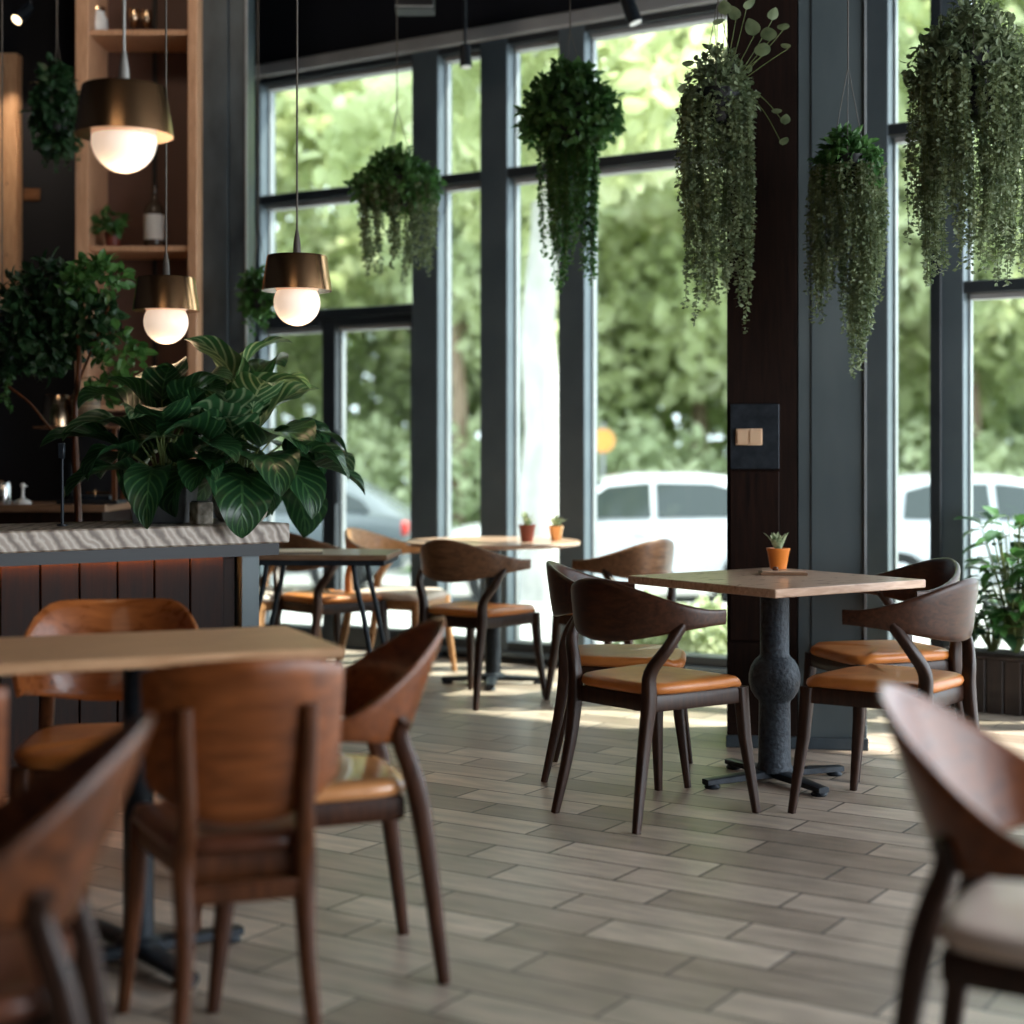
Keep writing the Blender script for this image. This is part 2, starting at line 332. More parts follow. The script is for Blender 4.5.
# ------------------------------------------------------------------ leaves
T_LEAF = np.array([[0, 0, 0], [-.5, .35, .10], [.5, .35, .10], [-.42, .7, .06], [.42, .7, .06], [0, 1, -.08], [0, .35, 0], [0, .7, 0]])
F_LEAF = [(0, 6, 1), (0, 2, 6), (1, 6, 7, 3), (6, 2, 4, 7), (3, 7, 5), (7, 4, 5)]
T_SMALL = np.array([[0, 0, 0], [-.5, .5, .06], [.5, .5, .06], [0, 1, 0]]); F_SMALL = [(0, 2, 3, 1)]
def leaves(pos, dirs, nrm, size, width, small=False):
    T = T_SMALL if small else T_LEAF; FF = F_SMALL if small else F_LEAF
    pos = np.asarray(pos, float); d = np.asarray(dirs, float); n = np.asarray(nrm, float)
    d /= np.linalg.norm(d, axis=1)[:, None]+1e-9; s = np.cross(d, n); s /= np.linalg.norm(s, axis=1)[:, None]+1e-9; n = np.cross(s, d)
    size = np.asarray(size, float).reshape(-1, 1)*np.ones((len(pos), 1))
    V = pos[:, None, :] + size[:, None, :]*(T[None, :, 0:1]*width*s[:, None, :]+T[None, :, 1:2]*d[:, None, :]+T[None, :, 2:3]*n[:, None, :])
    k = len(T); V = V.reshape(-1, 3)
    fs = [tuple(i*k+j for j in f) for i in range(len(pos)) for f in FF]
    return V, fs
def rv(n): v = rng.normal(size=(n, 3)); return v/np.linalg.norm(v, axis=1)[:, None]
def blob(n, c, r, thick=.45):
    """points in the outer part of an ellipsoid, with outward directions"""
    v = rv(n); rad = (1-thick*rng.random(n)**1.5)[:, None]
    return np.array(c)+v*rad*np.array(r), v

# ------------------------------------------------------------------ setting
rdir = Vector((.843, -.537, 0)).normalized(); ndir = Vector((.537, .843, 0)).normalized()
W0 = Vector((.968, 8.693, 0)); WA = math.atan2(rdir.y, rdir.x)
def sx(px, off=0):
    k = (px-512)/F; w0 = W0+ndir*off; return (k*w0.y-w0.x)/(rdir.x-rdir.y*k)
def wz(px, py):
    p = W0+rdir*sx(px); return CH+(HZ-py)*p.y/F
Z_SILL, Z_DOOR, Z_TRAN, Z_TOP, Z_CEIL = .06, 2.03, 2.83, 3.60, 4.2
def wpt(s, off=0): return W0+rdir*s+ndir*off
WL, WR = sx(246), 4.2
# floor polygon inside the room
a0, a1 = wpt(WL-.3, .12), wpt(WR, .12)
fl = MB(); fl.prism([(-4.6, -4), (6.5, -4), (6.5, a1.y), (a1.x, a1.y), (a0.x, a0.y), (-4.6, a0.y)], -.12, 0)
tag(fl.build('floor', 'floor', smooth=False), None, None, kind='structure')
ce = MB(); ce.prism([(-4.6, -4), (6.5, -4), (6.5, a1.y), (a1.x, a1.y), (a0.x, a0.y), (-4.6, a0.y)], Z_CEIL, Z_CEIL+.2)
tag(ce.build('ceiling', 'ceiling', smooth=False), None, None, kind='structure')
tag(MB().box(-4.75, -1.50, 9.05, 9.2, 0, Z_CEIL).build('wall_back', 'darkwall', smooth=False), None, None, kind='structure')
rt = MB(); p = wpt(WL, 0); rt.prism([(-1.62, 9.0), (-1.50, 9.0), (p.x, p.y-.02), (p.x-.12, p.y+.1)], 0, Z_CEIL)
tag(rt.build('wall_return', 'darkwall', smooth=False), None, None, kind='structure')
tag(MB().box(-4.75, 6.5, -4.15, -4, 0, Z_CEIL).build('wall_front', 'darkwall', smooth=False), None, None, kind='structure')
tag(MB().box(-4.75, -4.6, -4, 9.2, 0, Z_CEIL).build('wall_left', 'darkwall', smooth=False), None, None, kind='structure')
# header above the windows and low wall below them
def wthing(name, s, kind='structure'):
    o = bpy.data.objects.new(name, None); C.objects.link(o); o.location = W0+rdir*s; o.rotation_euler = (0, 0, WA); o['kind'] = kind; return o
wh = wthing('wall_window', 0)
MB().box(WL-.02, WR, -.02, .16, Z_TOP+.09, Z_CEIL).build('bulkhead', 'darkwall', wh, smooth=False)
MB().box(sx(420), WR, -.03, .14, 0, Z_SILL-.02).build('low_wall', 'frame_dark', wh, smooth=False)
tr = wthing('trim_1', 0)
MB().box(WL-.02, WR, -.12, -.022, Z_TOP+.01, Z_TOP+.09, b=.008).build('ledge', 'trim_grey', tr, smooth=False)
tr = wthing('trim_2', 0)
MB().box(sx(420), WR, -.10, .16, Z_SILL-.018, Z_SILL+.008, b=.004).build('sill', 'frame', tr, smooth=False)
FD = .075
def frame_bar(parent, s, s0, s1, z0, z1, m='frame', y0=-FD, y1=FD):
    MB().box(s0-s, s1-s, y0, y1, z0, z1, b=.004).build('window_bar', m, parent, smooth=False)
def pane(parent, s, s0, s1, z0, z1):
    MB().box(s0-s, s1-s, .028, .034, z0, z1).build('pane', 'glass', parent, smooth=False)
    # pale inner lip on the left edge and the head of each pane
    MB().box(s0-s+.002, s0-s+.011, .008, .045, z0, z1).build('glazing_bead', 'frame_light', parent, smooth=False)
    MB().box(s0-s+.021, s1-s, -.03, .05, z1-.028, z1-.002).build('glazing_bead', 'trim_grey', parent, smooth=False)
def win(n, s0, s1, levels, name='window', mull_l=None, mull_r=None):
    s = (s0+s1)/2; o = wthing('%s_%d' % (name, n), s)
    for a_, b_ in zip(levels[:-1], levels[1:]):
        pane(o, s, s0, s1, a_+.03, b_-.03)
    for i, z in enumerate(levels):
        frame_bar(o, s, s0, s1, z-.03, z+.03, 'frame_dark')
    if mull_l: frame_bar(o, s, mull_l[0], mull_l[1], Z_SILL if name == 'window' else 0.0, Z_TOP+.03, 'frame')
    return o
mA = (sx(419), sx(445)); mB = (sx(487), sx(514)); mC = (sx(565), sx(591)); mD = (sx(869), sx(893)); mE = (sx(937), sx(968))
sJ = (sx(249), sx(268))
# left bay: upper panes + lower panes beside a glazed door
o = win(1, sJ[1], mA[0], [Z_DOOR+.05, Z_TRAN, Z_TOP], mull_l=None)
s = (sJ[1]+mA[0])/2
frame_bar(o, s, sJ[0], sJ[1], 0, Z_TOP+.03)
frame_bar(o, s, mA[0], mA[1], 0, Z_TOP+.03)
d1 = sx(327), sx(340)
o = wthing('window_2', (sJ[1]+d1[0])/2); s = (sJ[1]+d1[0])/2
pane(o, s, sJ[1], d1[0], .12, Z_DOOR-.03); frame_bar(o, s, sJ[1], d1[0], .0, .12, 'frame_dark'); frame_bar(o, s, sJ[1], d1[0], Z_DOOR-.03, Z_DOOR+.02, 'frame_dark')
o = wthing('door_1', (d1[0]+mA[0])/2); s = (d1[0]+mA[0])/2
pane(o, s, d1[1], mA[0]-.03, .14, Z_DOOR-.03)
for q in ((d1[0], d1[1], 0, Z_DOOR+.02), (mA[0]-.03, mA[0], 0, Z_DOOR+.02), (d1[1], mA[0]-.03, 0.005, .14), (d1[1], mA[0]-.03, Z_DOOR-.03, Z_DOOR+.02)):
    MB().box(q[0]-s, q[1]-s, -.05, .05, q[2], q[3], b=.004).build('door_frame', 'frame_dark', o, smooth=False)
MB().tube([(d1[1]-s+.05, -.05, .9), (d1[1]-s+.05, -.09, .9), (d1[1]-s+.05, -.09, 1.35), (d1[1]-s+.05, -.05, 1.35)], .012).build('door_handle', 'black_metal', o)
lv = [Z_SILL+.03, Z_TRAN, Z_TOP]
win(3, mA[1], mB[0], lv)
win(4, mB[1], mC[0], lv, mull_l=mB)
win(5, mC[1], mD[0], lv, mull_l=mC)
win(6, mD[1], mE[0], lv, mull_l=mD)
win(7, mE[1], mE[1]+1.25, [Z_SILL+.03, Z_DOOR-.01, Z_TRAN+.0, Z_TOP][0:2]+[Z_TOP], mull_l=mE)
frame_bar(bpy.data.objects['window_7'], mE[1]+.625, mE[1]+1.25, mE[1]+1.36, Z_SILL, Z_TOP+.03)
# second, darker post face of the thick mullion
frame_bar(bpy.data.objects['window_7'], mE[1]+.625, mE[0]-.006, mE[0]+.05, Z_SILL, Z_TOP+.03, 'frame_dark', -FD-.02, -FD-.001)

# right pillar : dark timber half + blue-grey steel half (turned a little so only its front shows)
pa = R(-8); pc = at(727, 6.58); po = thing('wall_pillar_right', None, None, (pc.x, pc.y, 0), pa, kind='structure')
wd = (797-727)/F*6.55; wt = (866-727)/F*6.5
MB().box(0, wd-.002, 0, .5, 0, Z_CEIL).build('timber_core', 'pierwood', po, smooth=False)
MB().box(wd, wt, .01, .5, 0, Z_CEIL, b=.004).build('steel_core', 'steel', po, smooth=False)
MB().box(wd+.055, wd+.058, .004, .009, .1, Z_CEIL).build('seam', 'frame_dark', po, smooth=False)
MB().box(wt-.012, wt-.002, -.002, .009, .1, Z_CEIL).build('edge_strip', 'frame_light', po, smooth=False)
def ppx(px, Y=6.58): return (px-727)/F*Y/math.cos(pa)
zz = lambda py, Y: CH+(HZ-py)*Y/F
MB().box(ppx(730), ppx(778), -.018, -.001, zz(640, 6.57), zz(471, 6.57), b=.003).build('wood_panel', 'panelwood', po, smooth=False)
MB().box(ppx(730), ppx(778), -.020, -.001, zz(469, 6.57), zz(404, 6.57), b=.003).build('backing_panel', 'black_metal', po, smooth=False)
MB().box(ppx(728), ppx(779), -.012, -.001, .1, zz(642, 6.57), b=.003).build('wood_panel', 'pierwood', po, smooth=False)
bb = thing('baseboard_pillar', None, None, (pc.x, pc.y, 0), pa, kind='structure')
MB().box(-.004, wt+.004, -.014, -.001, 0, .05, b=.003).build('skirting', 'steel_dark', bb, smooth=False)
sw = thing('light_switch', 'double light switch in pale wood tone on the dark timber pillar', 'light switch', po.matrix_basis @ Vector((ppx(748.5), -.021, zz(437, 6.57))), pa)
MB().box(-.054, .054, -.010, 0, -.034, .034, b=.003).build('plate', 'switchwood', sw)
for q in (-1, 1): MB().box(q*.025-.021, q*.025+.021, -.015, -.0105, -.026, .026, b=.003).build('rocker', 'switchwood', sw)
# left pillar
pc2 = at(197, 8.6); p2 = thing('wall_pillar_left', None, None, (pc2.x, pc2.y, 0), 0, kind='structure')
w2 = 50/F*8.6
MB().box(0, w2*.62, 0, .34, 0, Z_CEIL, b=.004).build('steel_core', 'steel_dark', p2, smooth=False)
MB().box(w2*.62+.002, w2-.012, .012, .34, 0, Z_CEIL, b=.004).build('steel_core', 'steel_dark', p2, smooth=False)
MB().box(w2-.010, w2, -.002, .02, 0, Z_CEIL).build('edge_strip', 'trim_grey', p2, smooth=False)

# ------------------------------------------------------------------ outside
st = tag(MB().box(-30, 40, 9.0, 60, -.6, -.45).build('floor_street', 'road', smooth=False), None, None, kind='structure')
pv = MB(); q0, q1 = wpt(-14, .17), wpt(9, .17); q2, q3 = (q1.x+3, 13.6), (q0.x, 13.6)
pv.prism([(q0.x, q0.y), (q1.x, q1.y), (q1.x+6, q1.y), (q1.x+6, 13.6), (q0.x, 13.6)] if q0.y < 13.6 else [(wpt(-8, .17).x, 13.0), (q1.x, q1.y), (q1.x+6, q1.y), (q1.x+6, 13.6), (wpt(-8, .17).x, 13.6)], -.44, -.06)
tag(pv.build('floor_pavement', 'pavement', smooth=False), None, None, kind='structure')
tag(MB().box(-30, 40, 22.5, 60, -.44, -.36).build('floor_verge', 'grass', smooth=False), None, None, kind='structure')

def crown(name, parent, m, n, blobs, size, small=False, width=.55):
    vs = []; fs = []; o = 0
    tot = sum(b_[1][0]*b_[1][2] for b_ in blobs)
    for c, r in blobs:
        k = int(n*r[0]*r[2]/tot); p_, v = blob(k, c, r, .6)
        d = v*.5+rv(k)*.8; nn = v+rv(k)*.6+np.array([0, 0, .5])
        V, FF = leaves(p_, d, nn, size*(.6+.8*rng.random(k)), width, small)
        vs.append(V); fs += [tuple(i+o for i in f) for f in FF]; o += len(V)
    mb = MB(); mb.v = [tuple(x) for x in np.concatenate(vs)]; mb.f = fs
    return mb.build(name, m, parent, smooth=False)
def make_tree(label, loc, h, spread, m, bark, n=5500, trunk=.16, low=.16, seed=1, group=None, lean=0, size=.34):
    rr = random.Random(seed); o = thing('tree', label, 'tree', loc, rr.random()*6, group)
    t = MB(); pts = [(0, 0, -.05)]; k = 7
    for i in range(1, k+1): pts.append((lean*i/k+rr.uniform(-.06, .06), rr.uniform(-.06, .06), h*.78*i/k))
    t.tube(pts, [trunk*(1-.75*i/k) for i in range(k+1)], 10)
    for i in range(7):
        z = h*rr.uniform(low+.05, .7); a = rr.random()*6.28; l = spread*rr.uniform(.4, .8)
        t.tube([(lean*z/h, 0, z), (math.cos(a)*l*.5, math.sin(a)*l*.5, z+l*.35), (math.cos(a)*l, math.sin(a)*l, z+l*.5)], [trunk*.4, trunk*.25, trunk*.1], 7)
    t.build('trunk', bark, o)
    bl = []
    for i in range(16):
        z = h*rr.uniform(low+.08, .98); a = rr.random()*6.28; q = 1-abs(z/h-.6)*1.0; rad = spread*q*rr.uniform(.1, .85)
        r = spread*rr.uniform(.28, .5); bl.append(((math.cos(a)*rad, math.sin(a)*rad, z), (r, r, r*.7)))
    crown('crown', o, m, n, bl, size)
    return o
GT = 'leafy trees across the street'; LT = 'tall light green leafy tree standing across the street, out of focus'
k = 0
for (x, y, h, sp, m) in [(-9.5, 27, 10.5, 3.6, 'leaf_tree'), (-5.2, 25.5, 10, 3.4, 'leaf_tree'), (-1.2, 28, 11, 3.6, 'leaf_tree2'), (3.0, 26, 10, 3.4, 'leaf_tree'), (7.2, 25, 10.5, 3.5, 'leaf_tree'), (11.5, 27, 11, 3.6, 'leaf_tree2'),
                         (-6.5, 33, 13, 4.6, 'leaf_tree2'), (.8, 34, 13.5, 4.8, 'leaf_tree'), (7.6, 33, 13, 4.6, 'leaf_tree2'), (14, 34, 13, 4.6, 'leaf_tree')]:
    k += 1; make_tree(LT, (x, y, -.4), h, sp, M[m], 'bark', 7000, .17, .20, k, GT)
p = at(541, 15.5); make_tree('tree with a thick pale sunlit trunk seen through the middle window behind the white car', (p.x, 15.2, -.46), 8.5, 2.3, M['leaf_tree'], 'bark_pale', 4500, .24, .42, 31, size=.28)
p = at(452, 21.5); make_tree('slim brown-trunked tree behind the glass door between the parked cars', (p.x, 23.2, -.4), 7.5, 2.0, M['leaf_tree2'], 'bark', 3500, .16, .36, 32)
p = at(990, 21); make_tree('brown-trunked tree seen through the far right window pane', (p.x, 23.4, -.4), 8.0, 2.2, M['leaf_tree2'], 'bark', 3500, .2, .38, 33)
# hedge behind the cars
GH = 'clipped bushes behind the parked cars'
for i in range(11):
    o = thing('tall_shrub', 'tall pale green shrub filling the gap below the tree crowns behind the cars', 'shrub', (-10+i*2.5, 29.5+random.uniform(-.4, .4), -.36), random.random()*6, 'tall shrubs behind the bushes')
    crown('foliage', o, M['leaf_tree' if i % 3 else 'leaf_tree2'], 2600, [((0, 0, 2.0), (1.9, 1.3, 2.0)), ((.6, .2, 4.0), (1.5, 1.2, 1.5)), ((-.9, 0, 3.2), (1.3, 1.1, 1.6))], .30)
    MB().tube([(0, 0, -.01), (.02, 0, 2.5)], [.09, .05], 8).build('stem', 'bark', o)
for i in range(11):
    o = thing('bush', 'round green bush on the verge behind the parked cars', 'bush', (-9.5+i*2.3+random.uniform(-.3, .3), 24.2+random.uniform(-.4, .4), -.36), random.random()*6, GH)
    crown('foliage', o, 'leaf_bush', 1500, [((0, 0, .85), (1.35, 1.0, .9)), ((.5, .2, 1.3), (.9, .8, .8)), ((-.6, 0, 1.1), (.8, .7, .8))], .22)
    MB().tube([(0, 0, -.01), (.02, 0, .5)], [.05, .03], 8).build('stem', 'bark', o)
# round sign on a post
p = at(600, 23.0); o = thing('round_sign', 'round orange sign on a thin post behind the roof of the white car', 'sign', (p.x, 22.3, -.45))
MB().tube([(0, 0, 0), (0, 0, 2.1)], .03, 10).build('post', 'trim_grey', o)
MB().tube([(0, -.06, 1.85), (0, -.03, 1.85)], .16, 24).build('disc', 'sign_orange', o)

def car(label, loc, a, paint, L_=4.35):
    o = thing('car', label, 'car', loc, a)
    # stations along x : (x, half width, z bottom, z shoulder, z roof, half width at roof)
    st_ = [(-2.17, .62, .42, .62, .66, .5), (-2.10, .76, .30, .68, .74, .62), (-1.7, .84, .24, .78, .84, .7), (-1.15, .87, .24, .86, .92, .74), (-.72, .88, .24, .90, 1.02, .7), (-.2, .88, .24, .92, 1.38, .60),
           (.15, .88, .24, .93, 1.44, .60), (.9, .88, .24, .94, 1.44, .60), (1.45, .87, .24, .95, 1.38, .59), (1.85, .85, .26, .96, 1.15, .62), (2.08, .80, .30, .94, 1.0, .66), (2.17, .66, .40, .86, .92, .56)]
    rings = []
    for x, hw, zb, zs, zr, hr in st_:
        h = [(hw*.55, zb), (hw*.94, zb+.03), (hw, zb+.16), (hw, (zb+zs)/2), (hw*.985, zs-.04), (hw*.955, zs), (hr+(hw*.955-hr)*.12+.01, zr-.06), (hr*.90, zr-.012), (hr*.5, zr+.012)]
        ring = [(x, y, z) for y, z in h]+[(x, -y, z) for y, z in reversed(h)]
        rings.append(ring)
    MB().loft(rings).build('body', paint, o, ang=35)
    def side(poly, sgn, off=.012):
        mb = MB()
        def yy(x, z):
            t = (z-.93)/(1.40-.93); return (.845+(.62-.845)*max(0, t))*sgn
        n = len(poly); vs = [(x, yy(x, z)+sgn*off, z) for x, z in poly]+[(x, yy(x, z)-sgn*.03, z) for x, z in poly]
        mb.add(vs, [tuple(range(n)), tuple(range(n, 2*n))[::-1]]+[(i, (i+1) % n, n+(i+1) % n, n+i) for i in range(n)])
        return mb
    for sg in (-1, 1):
        side([(-.70, .97), (-.18, 1.31), (.28, 1.35), (.28, .97)], sg).build('side_window', 'car_glass', o, smooth=False)
        side([(.34, .97), (.34, 1.35), (.95, 1.34), (1.22, 1.27), (1.28, .98)], sg).build('side_window', 'car_glass', o, smooth=False)
        side([(1.42, 1.0), (1.40, 1.22), (1.62, 1.12), (1.72, 1.0)], sg).build('quarter_window', 'car_glass', o, smooth=False)
        MB().box(.08, .24, sg*.885-.012, sg*.885+.012, .80, .83, b=.004).build('door_handle', 'chrome', o)
        MB().box(-.62, -.46, sg*.97-.08, sg*.97+.08, .95, 1.06, b=.02).build('wing_mirror', paint, o)
        MB().box(-2.16, -1.95, sg*.62-.11, sg*.62+.11, .58, .68, b=.02).build('headlamp', 'lampglass', o)
        MB().box(1.98, 2.15, sg*.68-.11, sg*.68+.11, .72, .88, b=.02).build('tail_light', 'red', o)
        for x in (-1.38, 1.34):
            MB().tube([(x, sg*.70, .32), (x, sg*.895, .32)], [.32, .32], 28).build('wheel', 'tyre', o)
            MB().tube([(x, sg*.896, .32), (x, sg*.91, .32)], [.20, .17], 16).build('hubcap', 'chrome', o)
    mb = MB(); mb.add([(-.74, -.66, 1.035), (-.74, .66, 1.035), (-.24, .56, 1.375), (-.24, -.56, 1.375), (-.70, -.66, .98), (-.70, .66, .98), (-.2, .56, 1.33), (-.2, -.56, 1.33)], [(0, 1, 2, 3), (4, 5, 6, 7)[::-1], (0, 1, 5, 4), (1, 2, 6, 5), (2, 3, 7, 6), (3, 0, 4, 7)])
    mb.build('windscreen', 'car_glass', o, smooth=False)
    return o
p = at(618, 18); car('white car parked outside the large middle window, its side to the cafe', (p.x, 18, -.45), R(2), 'car_white')
p = at(240, 19.6); car('dark grey car parked outside the glass door at the left', (p.x, 19.4, -.45), R(-2), 'car_dark')
p = at(985, 18.2); car('silver car parked outside the right hand windows', (p.x, 17.6, -.45), R(180), 'car_silver')

# ------------------------------------------------------------------ chairs
def sect(c, tang_n, up, h, t, n=14):
    """rounded-rectangle cross-section; tang_n thickness direction, up height direction"""
    out = []
    for k in range(n):
        a = 2*math.pi*(k+.5)/n; x = math.cos(a); y = math.sin(a)
        x = math.copysign(abs(x)**.45, x); y = math.copysign(abs(y)**.45, y)
        out.append(c+tang_n*(x*t/2)+up*(y*h/2))
    return out
def board(rx, ry, y0, th, zt, zb, t=.02, tilt=.14, n=30, flare=0):
    """bent wooden back: zt(u), zb(u) give top and bottom height, u=0 centre .. 1 arm end"""
    rings = []
    for i in range(n+1):
        a = -th+2*th*i/n; u = abs(a)/th
        p = Vector((rx*math.sin(a), y0-ry*math.cos(a), 0)); nr = Vector((math.sin(a)/rx, -math.cos(a)/ry, 0)).normalized()
        top, bot = zt(u), zb(u); h = top-bot; tl = tilt*(1-.55*u)
        up = (Vector((0, 0, 1))+nr*tl).normalized(); out = up.cross(Vector((-nr.y, nr.x, 0)))
        c = p+Vector((0, 0, (top+bot)/2))+nr*tl*((top+bot)/2-.62)
        nn = (nr-up*nr.dot(up)).normalized()
        tt = t*(1-.35*max(0, u-.8)/.2)
        rings.append(sect(c, nn, up, h, tt))
    return MB().loft(rings)
def seat_mesh(w_f, w_b, d, z, t, y0, dish=.008, n=10):
    """soft seat cushion, wider in front"""
    mb = MB(); rings = []; k = 36
    prof = [(.90, 0), (.975, .12), (1.0, .42), (.985, .75), (.945, .93), (.88, 1.0), (.78, 1.02), (.62, 1.01), (.42, .99), (.22, .975), (.01, .97)]
    for s_, h_ in prof:
        ring = []
        for i in range(k):
            a = 2*math.pi*i/k; x = math.cos(a); y = math.sin(a); x = math.copysign(abs(x)**.42, x); y = math.copysign(abs(y)**.42, y)
            wv = (w_b+(w_f-w_b)*(y*s_+1)/2)/2
            ring.append((x*wv*s_, y0+y*d/2*s_, z+t*h_-(.010 if y > .8 else 0)*s_))
        rings.append(ring)
    return mb.loft(rings)
ease = lambda u: u*u*(3-2*u)
def bpt(rx, ry, y0, th, tilt, a, z, off=0):
    a = R(a); u = abs(a)/th; nr = Vector((math.sin(a)/rx, -math.cos(a)/ry, 0)).normalized()
    p = Vector((rx*math.sin(a), y0-ry*math.cos(a), z))+nr*(tilt*(1-.55*u)*(z-.62)+off); return tuple(p)
def chair_core(o, legm, seatm, wf=.44, wb=.36, d=.43, zs=.425, up_l=None, flare=.0, st=.055, lk=1.0, rake=.075, straight=False):
    seat_mesh(wf+.03, wb+.03, d+.02, zs, .04, 0).build('seat', seatm, o, ang=60)
    fr = MB()
    f = [(-wf/2+.02, d/2-.02), (wf/2-.02, d/2-.02), (wb/2-.02, -d/2+.02), (-wb/2+.02, -d/2+.02)]
    for i in range(4):
        a, b_ = Vector((*f[i], zs-st/2)), Vector((*f[(i+1) % 4], zs-st/2)); fr.tube([a, b_], [(.012, st/2)]*2, 8, .4)
    fr.build('seat_frame', legm, o, ang=50)
    for sg in (-1, 1):
        MB().tube([(sg*(wf/2+.012), d/2+.02, 0), (sg*(wf/2-.012), d/2-.012, zs*.6), (sg*(wf/2-.022), d/2-.022, zs-.002)], [(.0125*lk, .0125*lk), (.018*lk, .020*lk), (.022*lk, .023*lk)], 12, .55).build('leg', legm, o, ang=50)
        pts = [(sg*(wb/2+.015), -d/2-rake, 0), (sg*(wb/2-.005), -d/2-.025, zs*.55), (sg*(wb/2-.004), -d/2-.0, zs-.02)]
        rd = [(.0125*lk, .0125*lk), (.017*lk, .019*lk), (.021*lk, .024*lk)]
        if straight: pts = pts[:1]; rd = rd[:1]
        if up_l: pts += [(sg*x, y, z) for x, y, z in up_l]; rd += [((.018-.004*i/len(up_l))*lk, (.021-.008*i/len(up_l))*lk) for i in range(len(up_l))]
        MB().tube(smooth_path(pts), [rd[0]]+interp(rd, len(smooth_path(pts)))[1:], 12, .55).build('leg', legm, o, ang=50)
def smooth_path(P, k=4):
    P = [Vector(p) for p in P]; out = []
    for i in range(len(P)-1):
        p0 = P[max(i-1, 0)]; p1 = P[i]; p2 = P[i+1]; p3 = P[min(i+2, len(P)-1)]
        for j in range(k):
            t = j/k; out.append(.5*((2*p1)+(p2-p0)*t+(2*p0-5*p1+4*p2-p3)*t*t+(3*p1-p0-3*p2+p3)*t**3))
    out.append(P[-1]); return out
def interp(rd, n):
    out = []
    for i in range(n):
        t = i/(n-1)*(len(rd)-1); a = min(int(t), len(rd)-2); f = t-a; out.append(tuple(rd[a][q]*(1-f)+rd[a+1][q]*f for q in (0, 1)))
    return out
def armchair(label, cat='chair', wood_m='walnut', leg_m='walnut_leg', seat_m='leather'):
    """bent-board armchair: low board tapering to arm tips, flaring rear posts"""
    o = thing('armchair', label, cat)
    chair_core(o, leg_m, seat_m, up_l=[(.182, -.215, .50), (.228, -.185, .58), bpt(.285, .30, .03, R(88), .14, 58, .655, -.002)])
    board(.285, .30, .03, R(88), lambda u: .800-.100*ease(min(1, u*1.05)), lambda u: .590+.060*ease(u), .022).build('backrest', wood_m, o, ang=60)
    return o
def tubchair(label, wood_m='tub', leg_m='redleg', seat_m='cream_leather', top=lambda u: .825-.215*(.35*u+.65*ease(u))):
    """tub chair: deep bent shell sloping down to the arms"""
    o = thing('tub_chair', label, 'chair')
    chair_core(o, leg_m, seat_m, wf=.44, wb=.36, rake=.075, lk=1.1, straight=True, up_l=[(.184, -.237, .40), bpt(.24, .235, -.03, R(92), .40, 46, .56, .017), bpt(.24, .235, -.03, R(92), .40, 46, .60, .019)])
    board(.24, .235, -.03, R(92), top, lambda u: .510+.055*ease(u), .018, .40).build('backrest', wood_m, o, ang=60)
    return o
def panelchair(label, wood_m='redwood', leg_m='redleg', seat_m='leather'):
    """dining chair: tall bent panel carried by two posts"""
    o = thing('dining_chair', label, 'chair')
    chair_core(o, leg_m, seat_m, wf=.38, wb=.245, d=.40, rake=.05, up_l=[bpt(.245, .18, -.065, R(50), .16, 27, .50, .018), bpt(.245, .18, -.065, R(50), .16, 27, .62, .017), bpt(.245, .18, -.065, R(50), .16, 27, .72, .014)])
    board(.245, .18, -.065, R(50), lambda u: .815-.03*u*u, lambda u: .485+.08*u*u, .016, .16).build('backrest', wood_m, o, ang=60)
    MB().box(-.125, .125, -.222, -.200, .335, .375, b=.005).build('rail', leg_m, o)
    return o
TAB = Vector((.965, 5.88, 0))
A = armchair('walnut armchair with orange leather seat, nearest on the left of the right-hand table', 'chair')
def put(o, x, y, dx, dy): o.location = (x, y, 0); o.rotation_euler = (0, 0, head(dx, dy)); return o
put(A, .492, 5.40, .265, .22)
G2 = None
def cp(src, label, x, y, dx, dy): return dup(src, (x, y, 0), head(dx, dy), label)
cp(A, 'walnut armchair half hidden behind the nearest left chair of the right-hand table', .43, 6.03, .96, -.12)
cp(A, 'walnut armchair with orange seat, nearest on the right of the right-hand table', 1.265, 5.40, -.282, .22)
cp(A, 'armchair at the right-hand table with its back towards the blue-grey pillar and window', 1.42, 6.16, -.93, -.28)
B = armchair('brown armchair with orange seat standing in front of the round window table', 'chair', 'midwood', 'walnut_leg', 'leather')
put(B, -.16, 7.86, .30, .42)
cp(B, 'brown armchair at the right side of the round window table, its back to the pillar', .50, 7.86, -.5, .45)
cp(B, 'brown armchair between the small dark table and the glass door', -.97, 8.55, .42, .40)
H_ = armchair('pale oak armchair on the left side of the round window table', 'chair', 'paleoak', 'paleoak', 'cream_leather')
put(H_, -.62, 8.75, .9, -.35)
cp(H_, 'pale oak armchair standing behind the end of the bar counter', -1.36, 8.75, .5, -.45)
# near left group
T_ = tubchair('brown tub chair with orange seat at the right end of the near table', 'tub', 'darkleg', 'leather_soft')
put(T_, -.49, 3.74, -.95, -.30)
tb = tubchair('brown tub chair in the right foreground, cut off by the picture edge', 'tub', 'walnut_leg', 'cream_leather'); put(tb, .93, 2.56, .88, -.47)
tm = tubchair('orange-brown tub chair behind the near table, facing the viewer', 'orangewood', 'redleg', 'leather', lambda u: .803-.16*ease(max(0, (u-.30)/.70))); put(tm, -1.06, 4.20, .18, -1)
P_ = panelchair('tall-backed red-brown dining chair in front of the near table, seen from behind', 'redwood', 'redleg', 'brown_leather'); put(P_, -.58, 3.30, -.30, .95)
put(tubchair('dark blurred tub chair in the bottom left foreground corner', 'darktub', 'walnut_leg', 'brown_leather'), -.875, 2.33, -.97, -.2)
cp(P_, 'dining chair at the left edge behind the blurred foreground chair', -1.07, 3.06, .12, .99)

